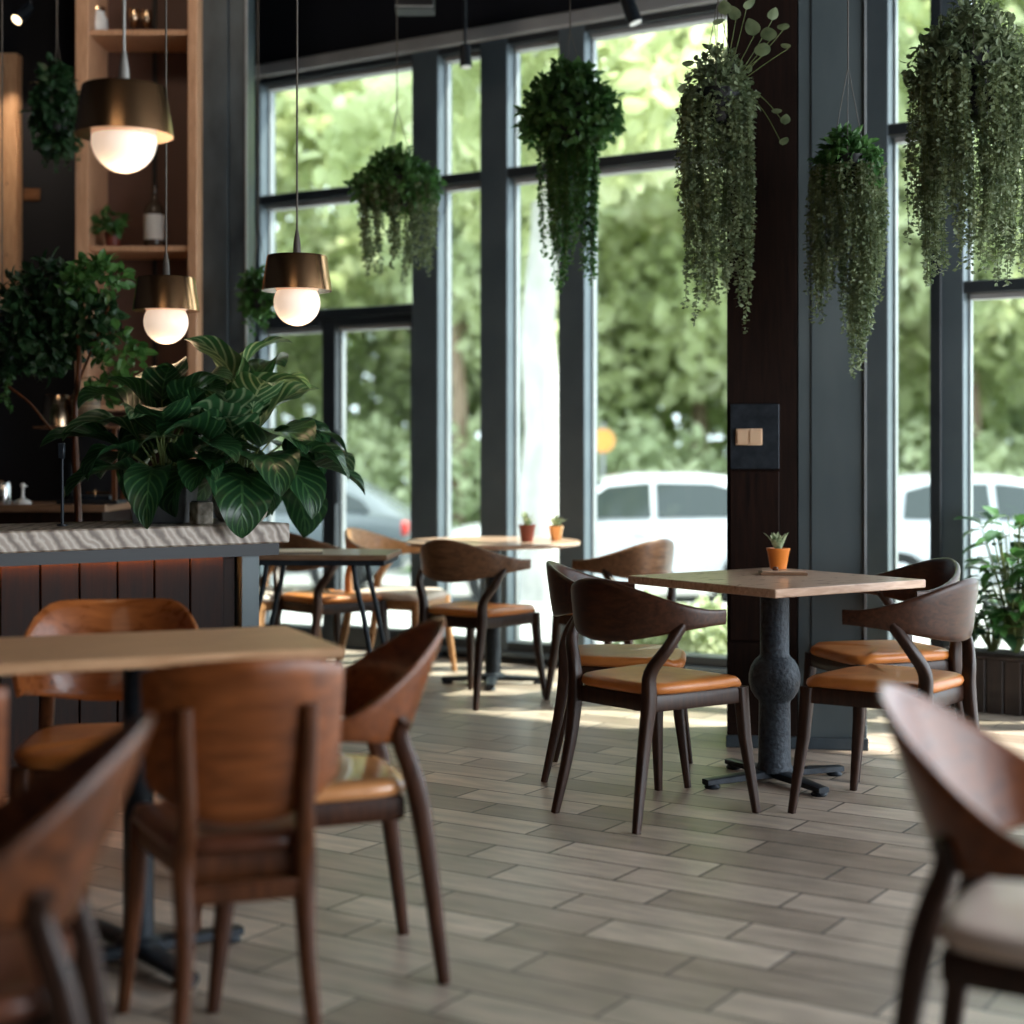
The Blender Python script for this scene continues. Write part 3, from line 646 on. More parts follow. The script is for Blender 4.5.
# ------------------------------------------------------------------ tables
def xbase(o, rot, l, post=.04, top=.72, ball=False):
    b_ = MB()
    for k in range(2):
        c, s_ = math.cos(rot+k*math.pi/2), math.sin(rot+k*math.pi/2)
        b_.tube([(-c*l, -s_*l, .024), (0, 0, .034), (c*l, s_*l, .024)], [(.022, .011), (.03, .017), (.022, .011)], 8, .4)
    b_.build('base', 'black_metal', o, ang=50)
    ft = MB()
    for k in range(4):
        c, s_ = math.cos(rot+k*math.pi/2), math.sin(rot+k*math.pi/2); MB().lathe([(.026, 0), (.030, .006), (.022, .018)], 16, (c*(l-.03), s_*(l-.03))).build('foot', 'black_metal', o)
    if ball:
        MB().lathe([(.068, .04), (.066, .055), (.060, .07), (.057, .29), (.059, .30), (.072, .312), (.086, .335), (.094, .365), (.094, .395), (.086, .425), (.072, .448), (.058, .46), (.053, .47), (.053, .70), (.065, .705), (.065, .72)], 32).build('pedestal', 'cast', o, ang=40)
    else:
        MB().lathe([(post*1.5, .035), (post*1.5, .05), (post, .06), (post, top-.01)], 24).build('pedestal', 'black_metal', o)
    MB().box(-.14, .14, -.03, .03, top-.012, top, b=.003).box(-.03, .03, -.14, .14, top-.012, top).build('bracket', 'black_metal', o)
ta = R(35.6)
t = thing('square_table', 'square wooden-topped pedestal table in front of the pillar', 'table', TAB, ta)
MB().box(-.38, .38, -.385, .385, .7205, .750, b=.003).build('tabletop', 'tabletop', t, smooth=False)
xbase(t, R(-10), .30, ball=True)
rt_ = thing('round_table', 'round pale-topped pedestal table by the middle window', 'table', (-.10, 8.40, 0), .3)
MB().lathe([(.40, .722), (.455, .730), (.46, .742), (.455, .75)], 48).build('tabletop', 'tabletop', rt_, ang=30)
xbase(rt_, R(-20), .27, .042)
R_ = Vector((-.39, 3.73, 0)); e1 = Vector((-.92, -.39, 0)).normalized(); e2 = Vector((e1.y, -e1.x, 0)); L1, L2 = .86, .52
ct = R_+e1*L1/2+e2*L2/2
t = thing('cafe_table', 'oak-topped table in the left foreground with brown chairs around it', 'table', ct, math.atan2(-e1.y, -e1.x))
MB().box(-L1/2, L1/2, -L2/2, L2/2, .7255, .752, b=.004).build('tabletop', 'tabletop_oak', t, smooth=False)
xbase(t, R(15), .27, .036, .725)
# small dark metal table behind the bar end
t = thing('metal_table', 'small dark metal-legged table beside the end of the bar counter', 'table', at(318, 7.45), R(-4))
MB().box(-.36, .36, -.24, .24, .725, .75, b=.003).build('tabletop', 'tabledge', t, smooth=False)
MB().box(-.345, .345, -.225, .225, .70, .7245, b=.003).build('apron', 'black_metal', t, smooth=False)
for sgx in (-1, 1):
    for sgy in (-1, 1):
        MB().tube(smooth_path([(sgx*.20, sgy*.19, .70), (sgx*.215, sgy*.19, .60), (sgx*.25, sgy*.195, .45), (sgx*.33, sgy*.21, 0)]), .012, 10).build('leg', 'black_metal', t)
nb = thing('menu_book', 'thin pale menu lying on the small dark metal table', 'menu', Vector((at(300, 7.4).x, 7.36, .751)), .1)
MB().box(-.11, .11, -.08, .08, 0, .004).build('cover', 'black', nb, smooth=False)
MB().box(-.105, .108, -.076, .076, .0042, .012).build('pages', 'paper', nb, smooth=False)

# ------------------------------------------------------------------ small pots
def small_pot(label, loc, potm, sc=1, nl=9, seed=0, name='potted_succulent'):
    rr = random.Random(seed); o = thing(name, label, 'potted plant', loc, rr.random()*6)
    MB().lathe([(.030*sc, 0), (.0335*sc, .02*sc), (.043*sc, .076*sc), (.046*sc, .080*sc), (.046*sc, .088*sc), (.041*sc, .088*sc), (.040*sc, .080*sc)], 28).build('pot', potm, o, ang=50)
    MB().lathe([(.040*sc, .0795*sc), (.03*sc, .084*sc), (.001, .085*sc)], 20).build('soil', 'soil', o)
    for i in range(nl):
        a = i*2.4; el = rr.uniform(.9, 1.45) if i > 2 else 1.5; l = rr.uniform(.055, .09)*sc
        big_leaf((math.cos(a)*.012*sc, math.sin(a)*.012*sc, .08*sc), a, el, rr.uniform(.3, .8), l, l*.34, 'leaf_succ', o, 7, 4)
    return o
def big_leaf(p0, az, el, bend, ln, wd_, m, parent, nl=14, nw=6, wave=0, fold=.25, twist=0, name='leaf'):
    mb = MB(); p = Vector(p0); vs = []; uv = []; step = ln/nl
    hz = Vector((math.cos(az), math.sin(az), 0)); sd0 = Vector((-math.sin(az), math.cos(az), 0)); e = el
    ph = random.random()*6
    for i in range(nl+1):
        t_ = i/nl; e = el-bend*t_**1.2; d = hz*math.cos(e)+Vector((0, 0, math.sin(e))); nrm = sd0.cross(d)*-1
        if i: p = p+d*step
        tw = twist*t_; side_ = sd0*math.cos(tw)+nrm*math.sin(tw); n2 = nrm*math.cos(tw)-sd0*math.sin(tw)
        w_ = wd_/2*max(.02, math.sin(math.pi*min(1, t_**.72))**.75) if 0 < t_ < 1 else wd_*.012
        for j in range(nw+1):
            q = j/nw*2-1
            vs.append(p+side_*(q*w_*math.cos(fold*abs(q)))+n2*(abs(q)**1.3*w_*fold+wave*w_*abs(q)*math.sin(t_*13+ph+q)))
            uv.append((j/nw, t_))
    fs = [(i*(nw+1)+j, i*(nw+1)+j+1, (i+1)*(nw+1)+j+1, (i+1)*(nw+1)+j) for i in range(nl) for j in range(nw)]
    mb.add(vs, fs); mb.uv = uv
    return mb.build(name, m, parent, ang=80)
small_pot('small succulent in an orange pot on the right-hand square table', (1.035, 6.22, .7505), 'orange_pot', 1.0, 10, 3)
small_pot('small succulent in a dark red pot on the round window table', (at(527, 8.30).x, 8.30, .7505), 'red_pot', 1.0, 8, 5)
small_pot('small succulent in an orange pot on the round window table', (at(556, 8.42).x, 8.42, .7505), 'brass', .9, 8, 6)
ty = thing('wooden_tray', 'small flat wooden tray with a round knob on the right-hand square table', 'tray', (1.02, 6.03, .7505), R(-4))
MB().box(-.088, .088, -.06, .06, 0, .010, b=.002).build('board', 'tabledge', ty, smooth=False)
MB().box(-.08, .08, -.052, .052, .0102, .016, b=.002).build('slab', 'tabletop', ty, smooth=False)
MB().lathe([(.010, .0162), (.012, .022), (.008, .030), (.001, .031)], 16, (-.03, -.03)).build('knob', 'redleg', ty)

# ------------------------------------------------------------------ bar counter
c0 = Vector((-1.77, 5.53, 0)); c1 = Vector((-.864, 6.23, 0)); cdv = (c1-c0).normalized(); ca = math.atan2(cdv.y, cdv.x)
bc = thing('bar_counter', 'bar counter with thick grey stone top and dark timber front', 'bar counter', c1, ca)
ZC = .935
MB().box(-3.2, 0, 0, .62, ZC-.076, ZC, b=.006).build('worktop', 'stone', bc, smooth=False)
MB().box(-3.19, -.045, .012, .60, ZC-.106, ZC-.077).build('rail', 'black', bc, smooth=False)
MB().box(-3.18, -.21, .06, .56, 0, ZC-.107).build('body', 'pierwood', bc, smooth=False)
for i in range(20):
    x1 = -.262-i*.145
    MB().box(x1-.140, x1, .042, .059, .02, ZC-.109, b=.003).build('front_board', 'panelwood', bc, smooth=False)
MB().box(-.195, -.118, .03, .56, 0, ZC-.107, b=.003).build('end_post', 'steel', bc, smooth=False)
# warm strip light under the counter edge
ls = MB().box(-3.1, -.27, .022, .034, ZC-.112, ZC-.1065).build('strip_light', 'strip_glow', bc, smooth=False)
MB().box(-3.19, -.045, .006, .0115, ZC-.122, ZC-.077).build('front_lip', 'black', bc, smooth=False)
# back counter
b2 = thing('back_counter', 'dark wood back counter behind the bar at the left edge', 'counter', (-2.62, 7.55, 0), 0)
MB().box(-1.2, .70, 0, .62, .93, .965, b=.004).build('worktop', 'tabledge', b2, smooth=False)
MB().box(-1.19, .68, .03, .60, 0, .929).build('body', 'panelwood', b2, smooth=False)
def bcp(x, y, z=ZC): v = bc.matrix_basis @ Vector((x, y, z)); return v
# make sure matrices are current
bpy.context.view_layer.update()
def bcp(x, y, z=ZC+.0005): return bc.matrix_world @ Vector((x, y, z))

# house plants on the counter
def house_plant(label, loc, n, ln, wd_, seed, potfn, spread=1.0, zpot=.15, pale=.25, name='potted_plant', az0=0, el=(.55, 1.35), bend=(1.0, 2.0)):
    random.seed(seed); rr = random.Random(seed); o = thing(name, label, 'potted plant', loc); potfn(o)
    for i in range(n):
        a = az0+i*2.399+rr.uniform(-.3, .3); u = i/n; e = el[1]-(el[1]-el[0])*u+rr.uniform(-.12, .12); pl = rr.uniform(.18, .36)*(1.15-.5*u)*spread
        st0 = Vector((math.cos(a)*.02, math.sin(a)*.02, zpot)); ep = e+.25
        mid = st0+Vector((math.cos(a)*math.cos(ep+.1), math.sin(a)*math.cos(ep+.1), math.sin(ep+.1)))*pl*.5
        end = mid+Vector((math.cos(a)*math.cos(e), math.sin(a)*math.cos(e), math.sin(e)))*pl*.5
        MB().tube([st0, mid, end], [.005, .004, .003], 7).build('stem', 'stem', o)
        l = ln*rr.uniform(.75, 1.1)
        big_leaf(end, a, e, rr.uniform(*bend), l, wd_*rr.uniform(.8, 1.15), 'calathea_pale' if rr.random() < pale else 'calathea', o, 16, 8, .10, rr.uniform(.15, .4), rr.uniform(-.5, .5))
    return o
def pot_round(o):
    MB().lathe([(.085, 0), (.10, .02), (.115, .08), (.11, .13), (.10, .155), (.09, .155), (.085, .14)], 36).build('pot', 'moss', o, ang=60)
    MB().lathe([(.086, .141), (.05, .147), (.001, .148)], 24).build('soil', 'soil', o)
def pot_square(o):
    MB().add([(-.10, -.10, 0), (.10, -.10, 0), (.10, .10, 0), (-.10, .10, 0), (-.115, -.115, .15), (.115, -.115, .15), (.115, .115, .15), (-.115, .115, .15)], [(3, 2, 1, 0), (4, 5, 6, 7), (0, 1, 5, 4), (1, 2, 6, 5), (2, 3, 7, 6), (3, 0, 4, 7)]).build('pot', 'grey_pot', o, smooth=False, bevel=.006)
    MB().box(-.1, .1, -.1, .1, .151, .156).build('soil', 'soil', o, smooth=False)
house_plant('large broad-leaved striped plant in a mossy round pot at the end of the bar counter', bcp(-.07, .27), 38, .34, .25, 11, pot_round, 1.0, .15, .30, az0=.2, el=(-.15, 1.45), bend=(1.0, 2.2))
house_plant('dark broad-leaved striped plant in a grey square pot on the bar counter', bcp(-.37, .34), 30, .32, .22, 23, pot_square, .85, .155, .12, az0=1.1, el=(-.1, 1.4))
# glass block vase between
o = thing('stone_block_vase', 'small square speckled vase between the two plants on the bar counter', 'vase', bcp(-.32, .12), ca)
MB().box(-.035, .035, -.035, .035, 0, .085, b=.005).build('body', 'moss', o)
MB().box(-.028, .028, -.028, .028, .0852, .089, b=.001).build('rim', 'grey_pot', o)

# display stand, basket, copper lamp, jar, dispenser at the left
bs = thing('display_stand', 'dark open stand with thin timber frame at the left of the bar', 'stand', Vector((at(88, 7.7).x, 7.72, .9655)))
MB().box(-.13, .16, -.10, .10, 0, .018, b=.003).build('base', 'black', bs)
MB().box(.135, .155, -.10, -.08, .0185, .36).box(.135, .155, .08, .10, .0185, .36).build('upright', 'redleg', bs, smooth=False)
MB().box(-.12, -.105, .08, .10, .0185, .20).build('upright', 'black_metal', bs, smooth=False)
MB().box(-.24, .17, -.11, .11, .3605, .372, b=.003).build('shelf', 'midwood', bs)
MB().box(-.10, .13, .075, .079, .0185, .36).build('back_panel', 'black', bs, smooth=False)
bx_ = at(88, 7.7).x; ztop = .9655+.3725
kk = thing('copper_tumbler', 'shiny copper tumbler standing on the display stand shelf', 'cup', (at(57, 7.7).x, 7.70, ztop))
MB().lathe([(.078, 0), (.076, .03), (.062, .148), (.058, .15), (.056, .148), (.070, .01)], 30).build('body', 'bronze', kk, ang=60)
kk = thing('woven_basket', 'small ribbed wicker basket beside the copper tumbler', 'basket', (at(86, 7.7).x, 7.70, ztop))
MB().lathe([(.062, 0)]+[(.066+.004*(i % 2), .01+i*.0125) for i in range(12)]+[(.060, .155), (.055, .02)], 30).build('body', 'wicker', kk, ang=60)
MB().tube(smooth_path([(-.06, 0, .15), (-.035, 0, .215), (0, 0, .235), (.035, 0, .215), (.06, 0, .15)]), .004, 8).build('handle', 'wicker', kk)
kk = thing('steel_jar', 'small brushed steel canister at the left edge behind the bar', 'canister', (at(5, 7.75).x, 7.7, .9655))
MB().lathe([(.045, 0), (.047, .01), (.047, .085), (.04, .105), (.015, .115), (.001, .116)], 28).build('body', 'chrome', kk, ang=40)
kk = thing('soap_dispenser', 'small white dispenser with a stem on a round foot behind the bar', 'dispenser', (at(26, 7.7).x, 7.65, .9655))
MB().lathe([(.040, 0), (.042, .008), (.030, .020), (.010, .026), (.007, .04), (.007, .075), (.012, .082), (.013, .092), (.008, .10), (.001, .101)], 24).build('body', 'white', kk, ang=50)
MB().tube([(0, 0, .088), (.022, 0, .086)], .004, 8).build('spout', 'white', kk)
kk = thing('bar_tray', 'dark tray with brass fittings on the base of the display stand', 'tray', (bx_+.015, 7.72, .9655+.0185))
MB().box(-.09, .10, -.07, .05, 0, .022, b=.003).build('body', 'black_metal', kk)
MB().tube([(-.02, -.03, .034), (.09, -.03, .034)], .006, 8).tube([(.02, -.03, .0225), (.02, -.03, .045)], .007, 8).build('fitting', 'brass', kk)
# slim black pole on the counter
kk = thing('tap_pole', 'slim black pole with bracket standing on the bar counter left of the plants', 'pole', bcp(-.80, .30))
MB().tube([(0, 0, 0), (0, 0, .30)], .006, 10).lathe([(.02, 0), (.02, .006), (.006, .008)], 16).build('pole', 'black_metal', kk)
MB().box(-.012, .012, -.02, .0, .25, .31, b=.003).build('bracket', 'black_metal', kk)

# ------------------------------------------------------------------ shelf unit, board, items
sc0 = at(75, 8.45); swd = (197-75)/F*8.45
su = thing('shelf_unit', 'tall open timber shelving unit left of the dark steel pillar', 'shelving unit', (sc0.x, 8.45, 0))
su_z0 = zz(414, 8.45)
zb_ = .0
for x, wdd in ((0, .07), (swd-.05, .05)):
    MB().box(x, x+wdd, 0, .42, zb_, Z_CEIL-.002, b=.004).build('upright', 'shelfwood', su, smooth=False)
for y_ in (28, 245, 405):
    z_ = zz(y_, 8.45); MB().box(.072, swd-.052, .03, .40, z_-.03, z_, b=.003).build('shelf', 'shelfwood', su, smooth=False)
z_ = zz(470, 8.45); MB().box(.072, swd-.052, .02, .40, zb_, su_z0-.10).build('cupboard', 'panelwood', su, smooth=False)
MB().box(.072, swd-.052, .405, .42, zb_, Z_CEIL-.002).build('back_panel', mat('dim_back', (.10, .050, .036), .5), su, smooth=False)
MB().box(swd*.50, swd*.50+.022, .385, .404, su_z0, Z_CEIL-.002).build('divider', 'black', su, smooth=False)
def on_shelf(name, label, cat, px, ysh, dy=.2): return thing(name, label, cat, (at(px, 8.62).x, 8.45+dy, zz(ysh, 8.45)+.0005))
o = on_shelf('bottle', 'dark bottle with a large pale label on the middle shelf of the timber unit', 'bottle', 153, 245)
MB().lathe([(.05, 0), (.054, .01), (.054, .20), (.045, .235), (.018, .265), (.016, .33), (.019, .335), (.019, .345), (.001, .346)], 28).build('body', 'bottle', o, ang=50)
MB().lathe([(.0548, .05), (.0553, .052), (.0553, .185), (.0548, .187)], 28, capped=False).build('paper_label', 'label_white', o)
o = on_shelf('glass_jar', 'pale glass jar on the top shelf of the timber unit', 'jar', 95, 28, .2)
MB().lathe([(.05, 0), (.06, .02), (.06, .10), (.045, .125), (.045, .14)], 24).build('body', 'lampglass', o, ang=50)
MB().lathe([(.047, .1402), (.047, .16), (.001, .162)], 24).build('lid', 'bronze', o)
o = on_shelf('potted_plant', 'small leafy plant in a red-brown pot on the middle shelf of the timber unit', 'potted plant', 115, 245, .12)
MB().lathe([(.035, 0), (.045, .07), (.048, .07), (.048, .08), (.04, .08)], 24).build('pot', 'red_pot', o, ang=50)
MB().lathe([(.04, .0805), (.001, .084)], 16).build('soil', 'soil', o)
crown('foliage', o, 'leaf_mid', 90, [((0, -.01, .13), (.07, .07, .06)), ((-.05, -.03, .10), (.05, .05, .04))], .05)
for i, (px, dy) in enumerate(((128, .3), (140, .32))):
    o = on_shelf('wine_glass', ('wine glass at the back of the upper shelf, left of its neighbour' if i == 0 else 'wine glass at the back of the upper shelf, right of its neighbour'), 'glass', px, 28, dy)
    MB().lathe([(.03, 0), (.03, .003), (.004, .006), (.004, .08), (.02, .10), (.033, .14), (.028, .18)], 20).build('body', 'bronze', o, ang=50)
# wall cabinet at the upper left
wc = thing('wall_cabinet', 'pale timber wall cabinet at the upper left edge', 'cabinet', (at(17, 8.95).x, 8.959, zz(305, 8.95)))
h_ = zz(52, 8.95)-zz(305, 8.95); W_ = .5
MB().box(-W_, 0, .02, .09, 0, h_, b=.004).build('body', 'boardwood', wc, smooth=False)
MB().box(-.075, -.002, 0, .0195, .002, h_-.002, b=.003).box(-W_, -.077, 0, .0195, h_-.075, h_-.002, b=.003).box(-W_, -.077, 0, .0195, .002, .075, b=.003).build('door_frame', 'boardwood', wc, smooth=False)
for z_ in (.28, .68): MB().lathe([(.005, 0), (.005, .003), (.001, .004)], 10).build('screw', 'black', wc).matrix_basis = Matrix.Translation((-.06, -.0, z_)) @ Matrix.Rotation(R(90), 4, 'X')
# little brass plate on the dark wall
o = thing('wall_plate', 'small dim brass wall plate below the spotlight on the dark back wall', 'wall plate', (at(31, 9.03).x, 9.049, zz(194, 9.03)))
MB().box(-.048, .048, -.008, 0, -.035, .035, b=.003).build('plate', 'midwood', o)
MB().box(-.02, .02, -.012, -.0085, -.016, .016, b=.002).build('rocker', 'midwood', o)
# spotlights
def spot(label, px, py, Y, ztop, glow=False, tilt=(0, 0), sc=1.0):
    z0 = zz(py, Y); p = at(px, Y); o = thing('track_spotlight', label, 'spotlight', (p.x, p.y, ztop))
    dz = z0-ztop
    MB().tube([(0, 0, 0), (0, 0, dz+.10*sc)], .010, 10).build('stem', 'black_metal', o)
    MB().lathe([(.035, -.012), (.035, -.0005)], 20).build('mount', 'black_metal', o)
    a = Vector((tilt[0], tilt[1], -1)).normalized(); c = Vector((0, 0, dz+.09*sc))
    MB().tube([c, c+a*.12*sc], [.030*sc, .034*sc], 20).build('lamp_head', 'black_metal', o)
    MB().tube([c+a*.1202*sc, c+a*.124*sc], [.028*sc, .028*sc], 20).build('lens', 'spot_glow' if glow else 'lampglass', o)
spot('black spotlight hanging before the narrow window left of centre', 465, 62, 8.75, Z_CEIL, tilt=(.05, -.1))
spot('black spotlight hanging at the top of the large middle window', 626, 18, 8.1, Z_CEIL, tilt=(.35, -.1), sc=1.15)
spot('black spotlight with a warm lit lens against the dark back wall at upper left', 30, 24, 8.7, Z_CEIL, glow=True, tilt=(-.6, -.8))
_l = bpy.data.lights.new('spot_beam', 'SPOT'); _l.energy = 13; _l.color = (1, .80, .58); _l.spot_size = R(70); _l.shadow_soft_size = .03
_q = at(24, 8.5); _o = bpy.data.objects.new('spot_beam', _l); C.objects.link(_o); _o.location = (_q.x-.06, 8.45, zz(34, 8.6))
_o.rotation_euler = (Vector(_o.location)-Vector((-2.75, 8.95, 2.6))).to_track_quat('Z', 'Y').to_euler()
o = thing('ceiling_speaker', 'black box speaker hanging from the ceiling above the left windows', 'speaker', (at(415, 8.6).x, 8.6, Z_CEIL))
MB().box(-.105, .105, -.08, .08, -.62, -.34, b=.006).build('cabinet', 'black', o)
MB().box(-.01, .01, -.01, .01, -.34, 0).build('bracket', 'black_metal', o)
MB().box(-.10, .10, -.084, -.0805, -.615, -.605).build('edge_strip', 'trim_grey', o)

# ------------------------------------------------------------------ pendant lamps
def pendant(label, px, py_b, Y, dia=.27, cordm='cord', power=1.6, drop=.50):
    p = at(px, Y); zb = zz(py_b, Y); o = thing('pendant_lamp', label, 'pendant lamp', (p.x, p.y, zb), 0, 'copper pendant lamps over the bar')
    r = dia/2; h = dia*.50
    MB().lathe([(r, 0), (r*.995, .004), (r*.86, h-.006), (r*.84, h), (.02, h+.004), (.02, h-.004), (r*.82, h-.008), (r*.97, .002)], 56).build('lamp_shade', 'brass', o, ang=35)
    MB().lathe([(.016, h+.0045), (.014, h+.05), (.008, h+.085), (.006, h+.10)], 16).build('cord_grip', cordm, o)
    MB().tube([(0, 0, h+.10), (0, 0, Z_CEIL-zb-.02)], .0042, 8).build('cord', cordm, o)
    MB().lathe([(.05, Z_CEIL-zb-.025), (.05, Z_CEIL-zb-.001)], 24).build('ceiling_rose', 'black_metal', o)
    rs = r*.665
    MB().sphere((0, 0, -rs*drop), rs, 32, 20).build('globe', 'opal', o)
    l = bpy.data.lights.new('lamp_glow', 'POINT'); l.energy = power; l.color = (1, .68, .40); l.shadow_soft_size = .09
    lo = bpy.data.objects.new('lamp_glow', l); C.objects.link(lo); lo.parent = o; lo.location = (0, 0, -rs*(1+drop)-.07)
    return o
pendant('copper pendant lamp with glowing globe, largest and nearest at the upper left', 124, 136, 4.45, .27, 'cord_grey', drop=.14)
pendant('copper pendant lamp with glowing globe hanging in front of the left window', 297, 291, 6.17)
pendant('copper pendant lamp with glowing globe hanging lowest, just above the bar plants', 166, 311, 6.5)

# ------------------------------------------------------------------ hanging plants
def hanging(label, px, py_top, Y, ball, strands, slen, leafm, stringm, n=1500, lsize=.05, potr=.09, poth=.14, seed=1, ssize=.018, cord_w=.003, wide=1.0, wlen=None, extra=None):
    r_ = random.Random(seed); global rng; rng = np.random.default_rng(seed)
    zt = zz(py_top, Y); p = at(px, Y); o = thing('hanging_plant', label, 'hanging plant', (p.x, p.y, zt-ball[2]*2))
    top = ball[2]*2; zp = top*.42
    MB().lathe([(potr*.7, zp-poth*.6), (potr*.85, zp-poth*.5), (potr, zp+poth*.4), (potr*.92, zp+poth*.4), (potr*.8, zp+poth*.2)], 24).build('pot', 'black', o, ang=50)
    cm = MB(); zc = Z_CEIL-(zt-ball[2]*2)
    for k in range(3):
        a = k*2.09+.3; cm.tube([(potr*math.cos(a), potr*math.sin(a), zp+poth*.38), (0, 0, zp+poth*.4+.35)], .0018, 5)
    cm.tube([(0, 0, zp+poth*.4+.345), (0, 0, zc)], cord_w, 6); cm.build('cord', 'cord', o)
    crown('foliage', o, leafm, n, [((0, 0, top*.52), (ball[0]*.8, ball[1]*.8, ball[2]*.85)), ((-ball[0]*.4, 0, top*.45), (ball[0]*.6, ball[1]*.6, ball[2]*.6)), ((ball[0]*.4, .0, top*.48), (ball[0]*.6, ball[1]*.6, ball[2]*.6)), ((0, 0, top*.8), (ball[0]*.45, ball[1]*.5, ball[2]*.4))], lsize)
    P_, D_, N_ = [], [], []; stm = MB()
    for i in range(strands):
        a = r_.random()*6.28; rr_ = ball[0]*(.15+.85*math.sqrt(r_.random()))*.92*wide; q = Vector((math.cos(a)*rr_, math.sin(a)*rr_*.8, top*.45))
        ln = slen*(.30+.70*abs(math.sin(1.5*a+seed)))*(.7+.3*r_.random())
        if wlen: ln = wlen(q.x)*(.75+.3*r_.random())
        k = int(ln/.0135); sw = r_.uniform(-.05, .05); pts = []
        for j in range(k+1):
            t_ = j/max(k, 1); c = q+Vector((math.sin(t_*5+a)*.010+sw*t_*.5, math.cos(t_*4+a)*.01, -ln*t_)); pts.append(c)
            for e_ in range(3):
                d = rv(1)[0]; d[2] = d[2]*.5-.2; P_.append(tuple(c)); D_.append(d); N_.append(rv(1)[0]+np.array([0, -.3, .5]))
        if len(pts) > 2: stm.tube(pts[::4] if len(pts) > 8 else pts, .0012, 3, cap=False)
    P_ = np.array(P_); V, FF = leaves(P_, np.array(D_), np.array(N_), ssize*(.6+.8*rng.random(len(P_))), .7, True)
    mb = MB(); mb.v = [tuple(x) for x in V]; mb.f = FF; v_ = mb.build('trailing_vines', stringm, o, smooth=False)
    stm.build('vine_stems', 'stem', v_)
    if extra: extra(o)
    return o
hanging('bushy hanging plant in front of the upper left window, small and farthest', 397, 150, 8.0, (.22, .20, .17), 55, .50, 'leaf_hang', 'leaf_string', 1700, .045, .10, .15, 41, .020)
hanging('round bright green hanging plant with short trails before the middle mullion', 570, 62, 7.4, (.235, .20, .235), 80, .80, 'leaf_hang', 'leaf_hang', 2600, .048, .11, .16, 42, .020, wide=.6)
def euc(o):
    for i, (x, z, s_) in enumerate([(.13, .42, .085), (.19, .40, .08), (.24, .44, .06), (.20, .48, .06), (.10, .52, .065), (.26, .37, .05), (.02, .50, .07), (.16, .34, .08), (-.13, .30, .06), (-.15, .20, .05), (-.12, .08, .05), (.22, .12, .05), (.25, .08, .05), (.24, .0, .05), (-.02, .46, .06), (.06, .48, .07)]):
        MB().tube(smooth_path([(x*.3, -.02, .25), (x*.7, -.05, (z+.27)/2), (x, -.06, z)]), .0015, 5).build('stem', 'stem', o)
        big_leaf((x, -.06, z), R(-90)+(i%5-2)*.35, 1.25-(i%3)*.35, .5, s_*.85, s_*.8, 'leaf_string', o, 8, 6, 0, .12)
hanging('hanging plant with round eucalyptus leaves and long grey trails left of the pillar', 718, 45, 6.2, (.155, .14, .20), 85, .90, 'leaf_string', 'leaf_string', 1500, .030, .085, .14, 43, .018, wide=1.0, extra=euc)
hanging('long trailing hanging plant in front of the blue-grey pillar', 848, 128, 6.18, (.14, .10, .14), 120, .75, 'leaf_hang', 'leaf_string', 1100, .035, .075, .13, 44, .016, wide=1.1, wlen=lambda x: (.70+1.0*x)*(.8+.25*math.sin(x*38)))
hanging('largest trailing hanging plant at the upper right in front of the window', 972, 0, 5.6, (.23, .19, .24), 190, .74, 'leaf_string', 'leaf_string', 4200, .030, .10, .2, 45, .017, wide=1.0)

# ------------------------------------------------------------------ plants at the far left
random.seed(5); rng = np.random.default_rng(5)
p = at(77, 7.0); o = thing('indoor_tree', 'slender indoor tree with dark leafy crown in front of the timber shelving', 'indoor tree', (p.x, 7.0, 0))
MB().lathe([(.13, 0), (.15, .05), (.17, .30), (.155, .30), (.15, .27)], 28).build('pot', 'grey_pot', o, ang=50)
MB().tube(smooth_path([(0, 0, .2), (.01, 0, .8), (-.01, 0, 1.3), (.01, .0, 1.62), (-.02, 0, 1.9)]), [.016]*8+[.012]*5+[.008]*4, 8).build('trunk', 'redleg', o)
MB().tube(smooth_path([(-.01, 0, 1.28), (-.1, 0, 1.30), (-.2, 0, 1.42), (-.30, 0, 1.50)]), .006, 7).tube(smooth_path([(.0, 0, 1.5), (.08, 0, 1.7), (.14, 0, 1.85)]), .006, 7).build('branch', 'redleg', o)
crown('foliage', o, 'leaf_dark', 1700, [((-.17, .05, 1.72), (.17, .15, .17)), ((.0, .05, 1.80), (.17, .15, .13)), ((-.26, .08, 1.90), (.07, .10, .12)), ((-.13, .05, 1.98), (.08, .08, .08))], .055)
crown('foliage', o, 'leaf_mid', 420, [((.10, -.02, 1.98), (.12, .08, .09)), ((.19, 0, 1.65), (.10, .09, .10)), ((.08, 0, 2.0), (.05, .05, .06)), ((.15, 0, 1.5), (.10, .08, .06)), ((.01, -.03, 1.93), (.04, .05, .12))], .055)
hanging('dim hanging fern against the dark back wall beside the timber shelving', 57, 60, 8.1, (.12, .11, .27), 18, .30, 'leaf_dark', 'leaf_dark', 700, .06, .07, .12, 46, .02)
hanging('small dark hanging vine half hidden behind the wall cabinet at the left edge', 2, 335, 7.3, (.09, .08, .11), 14, .25, 'leaf_dark', 'leaf_mid', 300, .055, .06, .1, 47, .022)
o = hanging('small hanging ivy between the steel pillar and the left window lamp', 258, 268, 8.2, (.09, .08, .13), 12, .22, 'leaf_mid', 'leaf_mid', 300, .055, .06, .1, 48, .022)

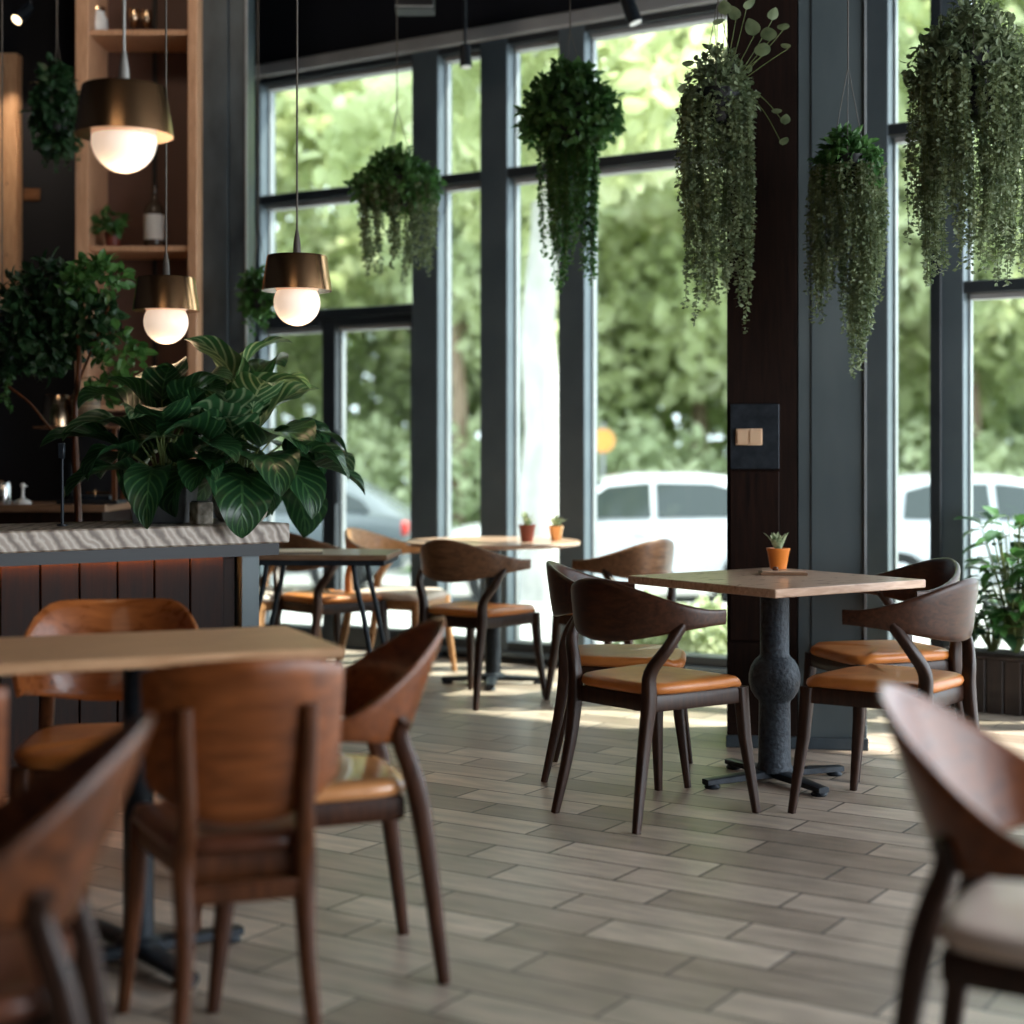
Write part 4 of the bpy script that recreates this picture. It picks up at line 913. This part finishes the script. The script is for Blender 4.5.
# ------------------------------------------------------------------ planter at the right window
s0 = sx(958); s1 = s0+1.1; o = thing('window_planter', 'low dark slatted planter trough with flowering plants under the right window', 'planter', wpt((s0+s1)/2, -.26), WA)
hl = (s1-s0)/2
MB().box(-hl, hl, -.12, .12, 0, .235).build('trough', 'black', o, smooth=False)
k = 0
x = -hl
while x < hl-.05:
    MB().box(x+.003, x+.080, -.137, -.1205, 0, .25, b=.003).build('slat', 'slat', o, smooth=False); x += .083
MB().box(-hl-.01, hl+.01, -.15, .13, .2505, .268, b=.003).build('rim', 'slat', o, smooth=False)
MB().box(-hl+.02, hl-.02, -.11, .11, .2685, .275).build('soil', 'soil', o, smooth=False)
GP = 'leafy plants in the low planter'
def leafy(label, loc, h, n, seed, flowers=0, wd_=.07):
    r_ = random.Random(seed); random.seed(seed); q = thing('leafy_plant', label, 'plant', loc)
    stm = MB(); fls = []
    for i in range(n):
        a = r_.random()*6.28; u = r_.random(); hh = h*(.25+.75*u); rr_ = .03+.15*r_.random()
        e = Vector((math.cos(a)*rr_, math.sin(a)*rr_*.8, hh)); stm.tube([(math.cos(a)*.01, math.sin(a)*.01, -.004), e*.5+Vector((0, 0, .02)), e], .0025, 5, cap=False)
        if i < flowers: fls.append(e)
        l = r_.uniform(.08, .15); big_leaf(e, a, r_.uniform(-.1, .8), r_.uniform(.5, 1.5), l, l*.62, 'leaf_mid' if r_.random() < .6 else 'leaf_dark', q, 7, 4, .08, .3)
    stm.build('stem', 'stem', q)
    for e in fls:
        f_ = MB(); 
        for k_ in range(5):
            a = k_*1.2566; f_.add([e+Vector((0, 0, .01)), e+Vector((math.cos(a-.4)*.022, math.sin(a-.4)*.022, .022)), e+Vector((math.cos(a)*.036, math.sin(a)*.036, .018)), e+Vector((math.cos(a+.4)*.022, math.sin(a+.4)*.022, .022))], [(0, 1, 2, 3)])
        f_.build('flower', 'white', q)
    return q
for i, (px, h, n, fl_, lb) in enumerate([(992, .22, 60, 12, 'low white-flowering plant at the left end of the window planter'), (1016, .64, 110, 9, 'tall leafy plant in the window planter at the right picture edge'), (1050, .5, 60, 3, 'leafy plant in the planter just past the picture edge')]):
    s_ = sx(px, -.26); leafy(lb, wpt(s_, -.26)+Vector((0, 0, .2755)), h, n, 60+i, fl_)
# low bushes right outside the middle window
for i, (px, Y) in enumerate([(655, 9.75), (700, 9.6)]):
    p = at(px, Y); o = thing('bush', ('low leafy bush outside the middle window, seen under the walnut chair arm' if i == 0 else 'low leafy bush outside the window beside the timber pillar'), 'bush', (p.x, p.y, -.06))
    crown('foliage', o, 'leaf_bush', 500, [((0, 0, .18), (.22, .18, .18))], .09); MB().tube([(0, 0, -.0), (0, 0, .15)], .012, 6).build('stem', 'bark', o)
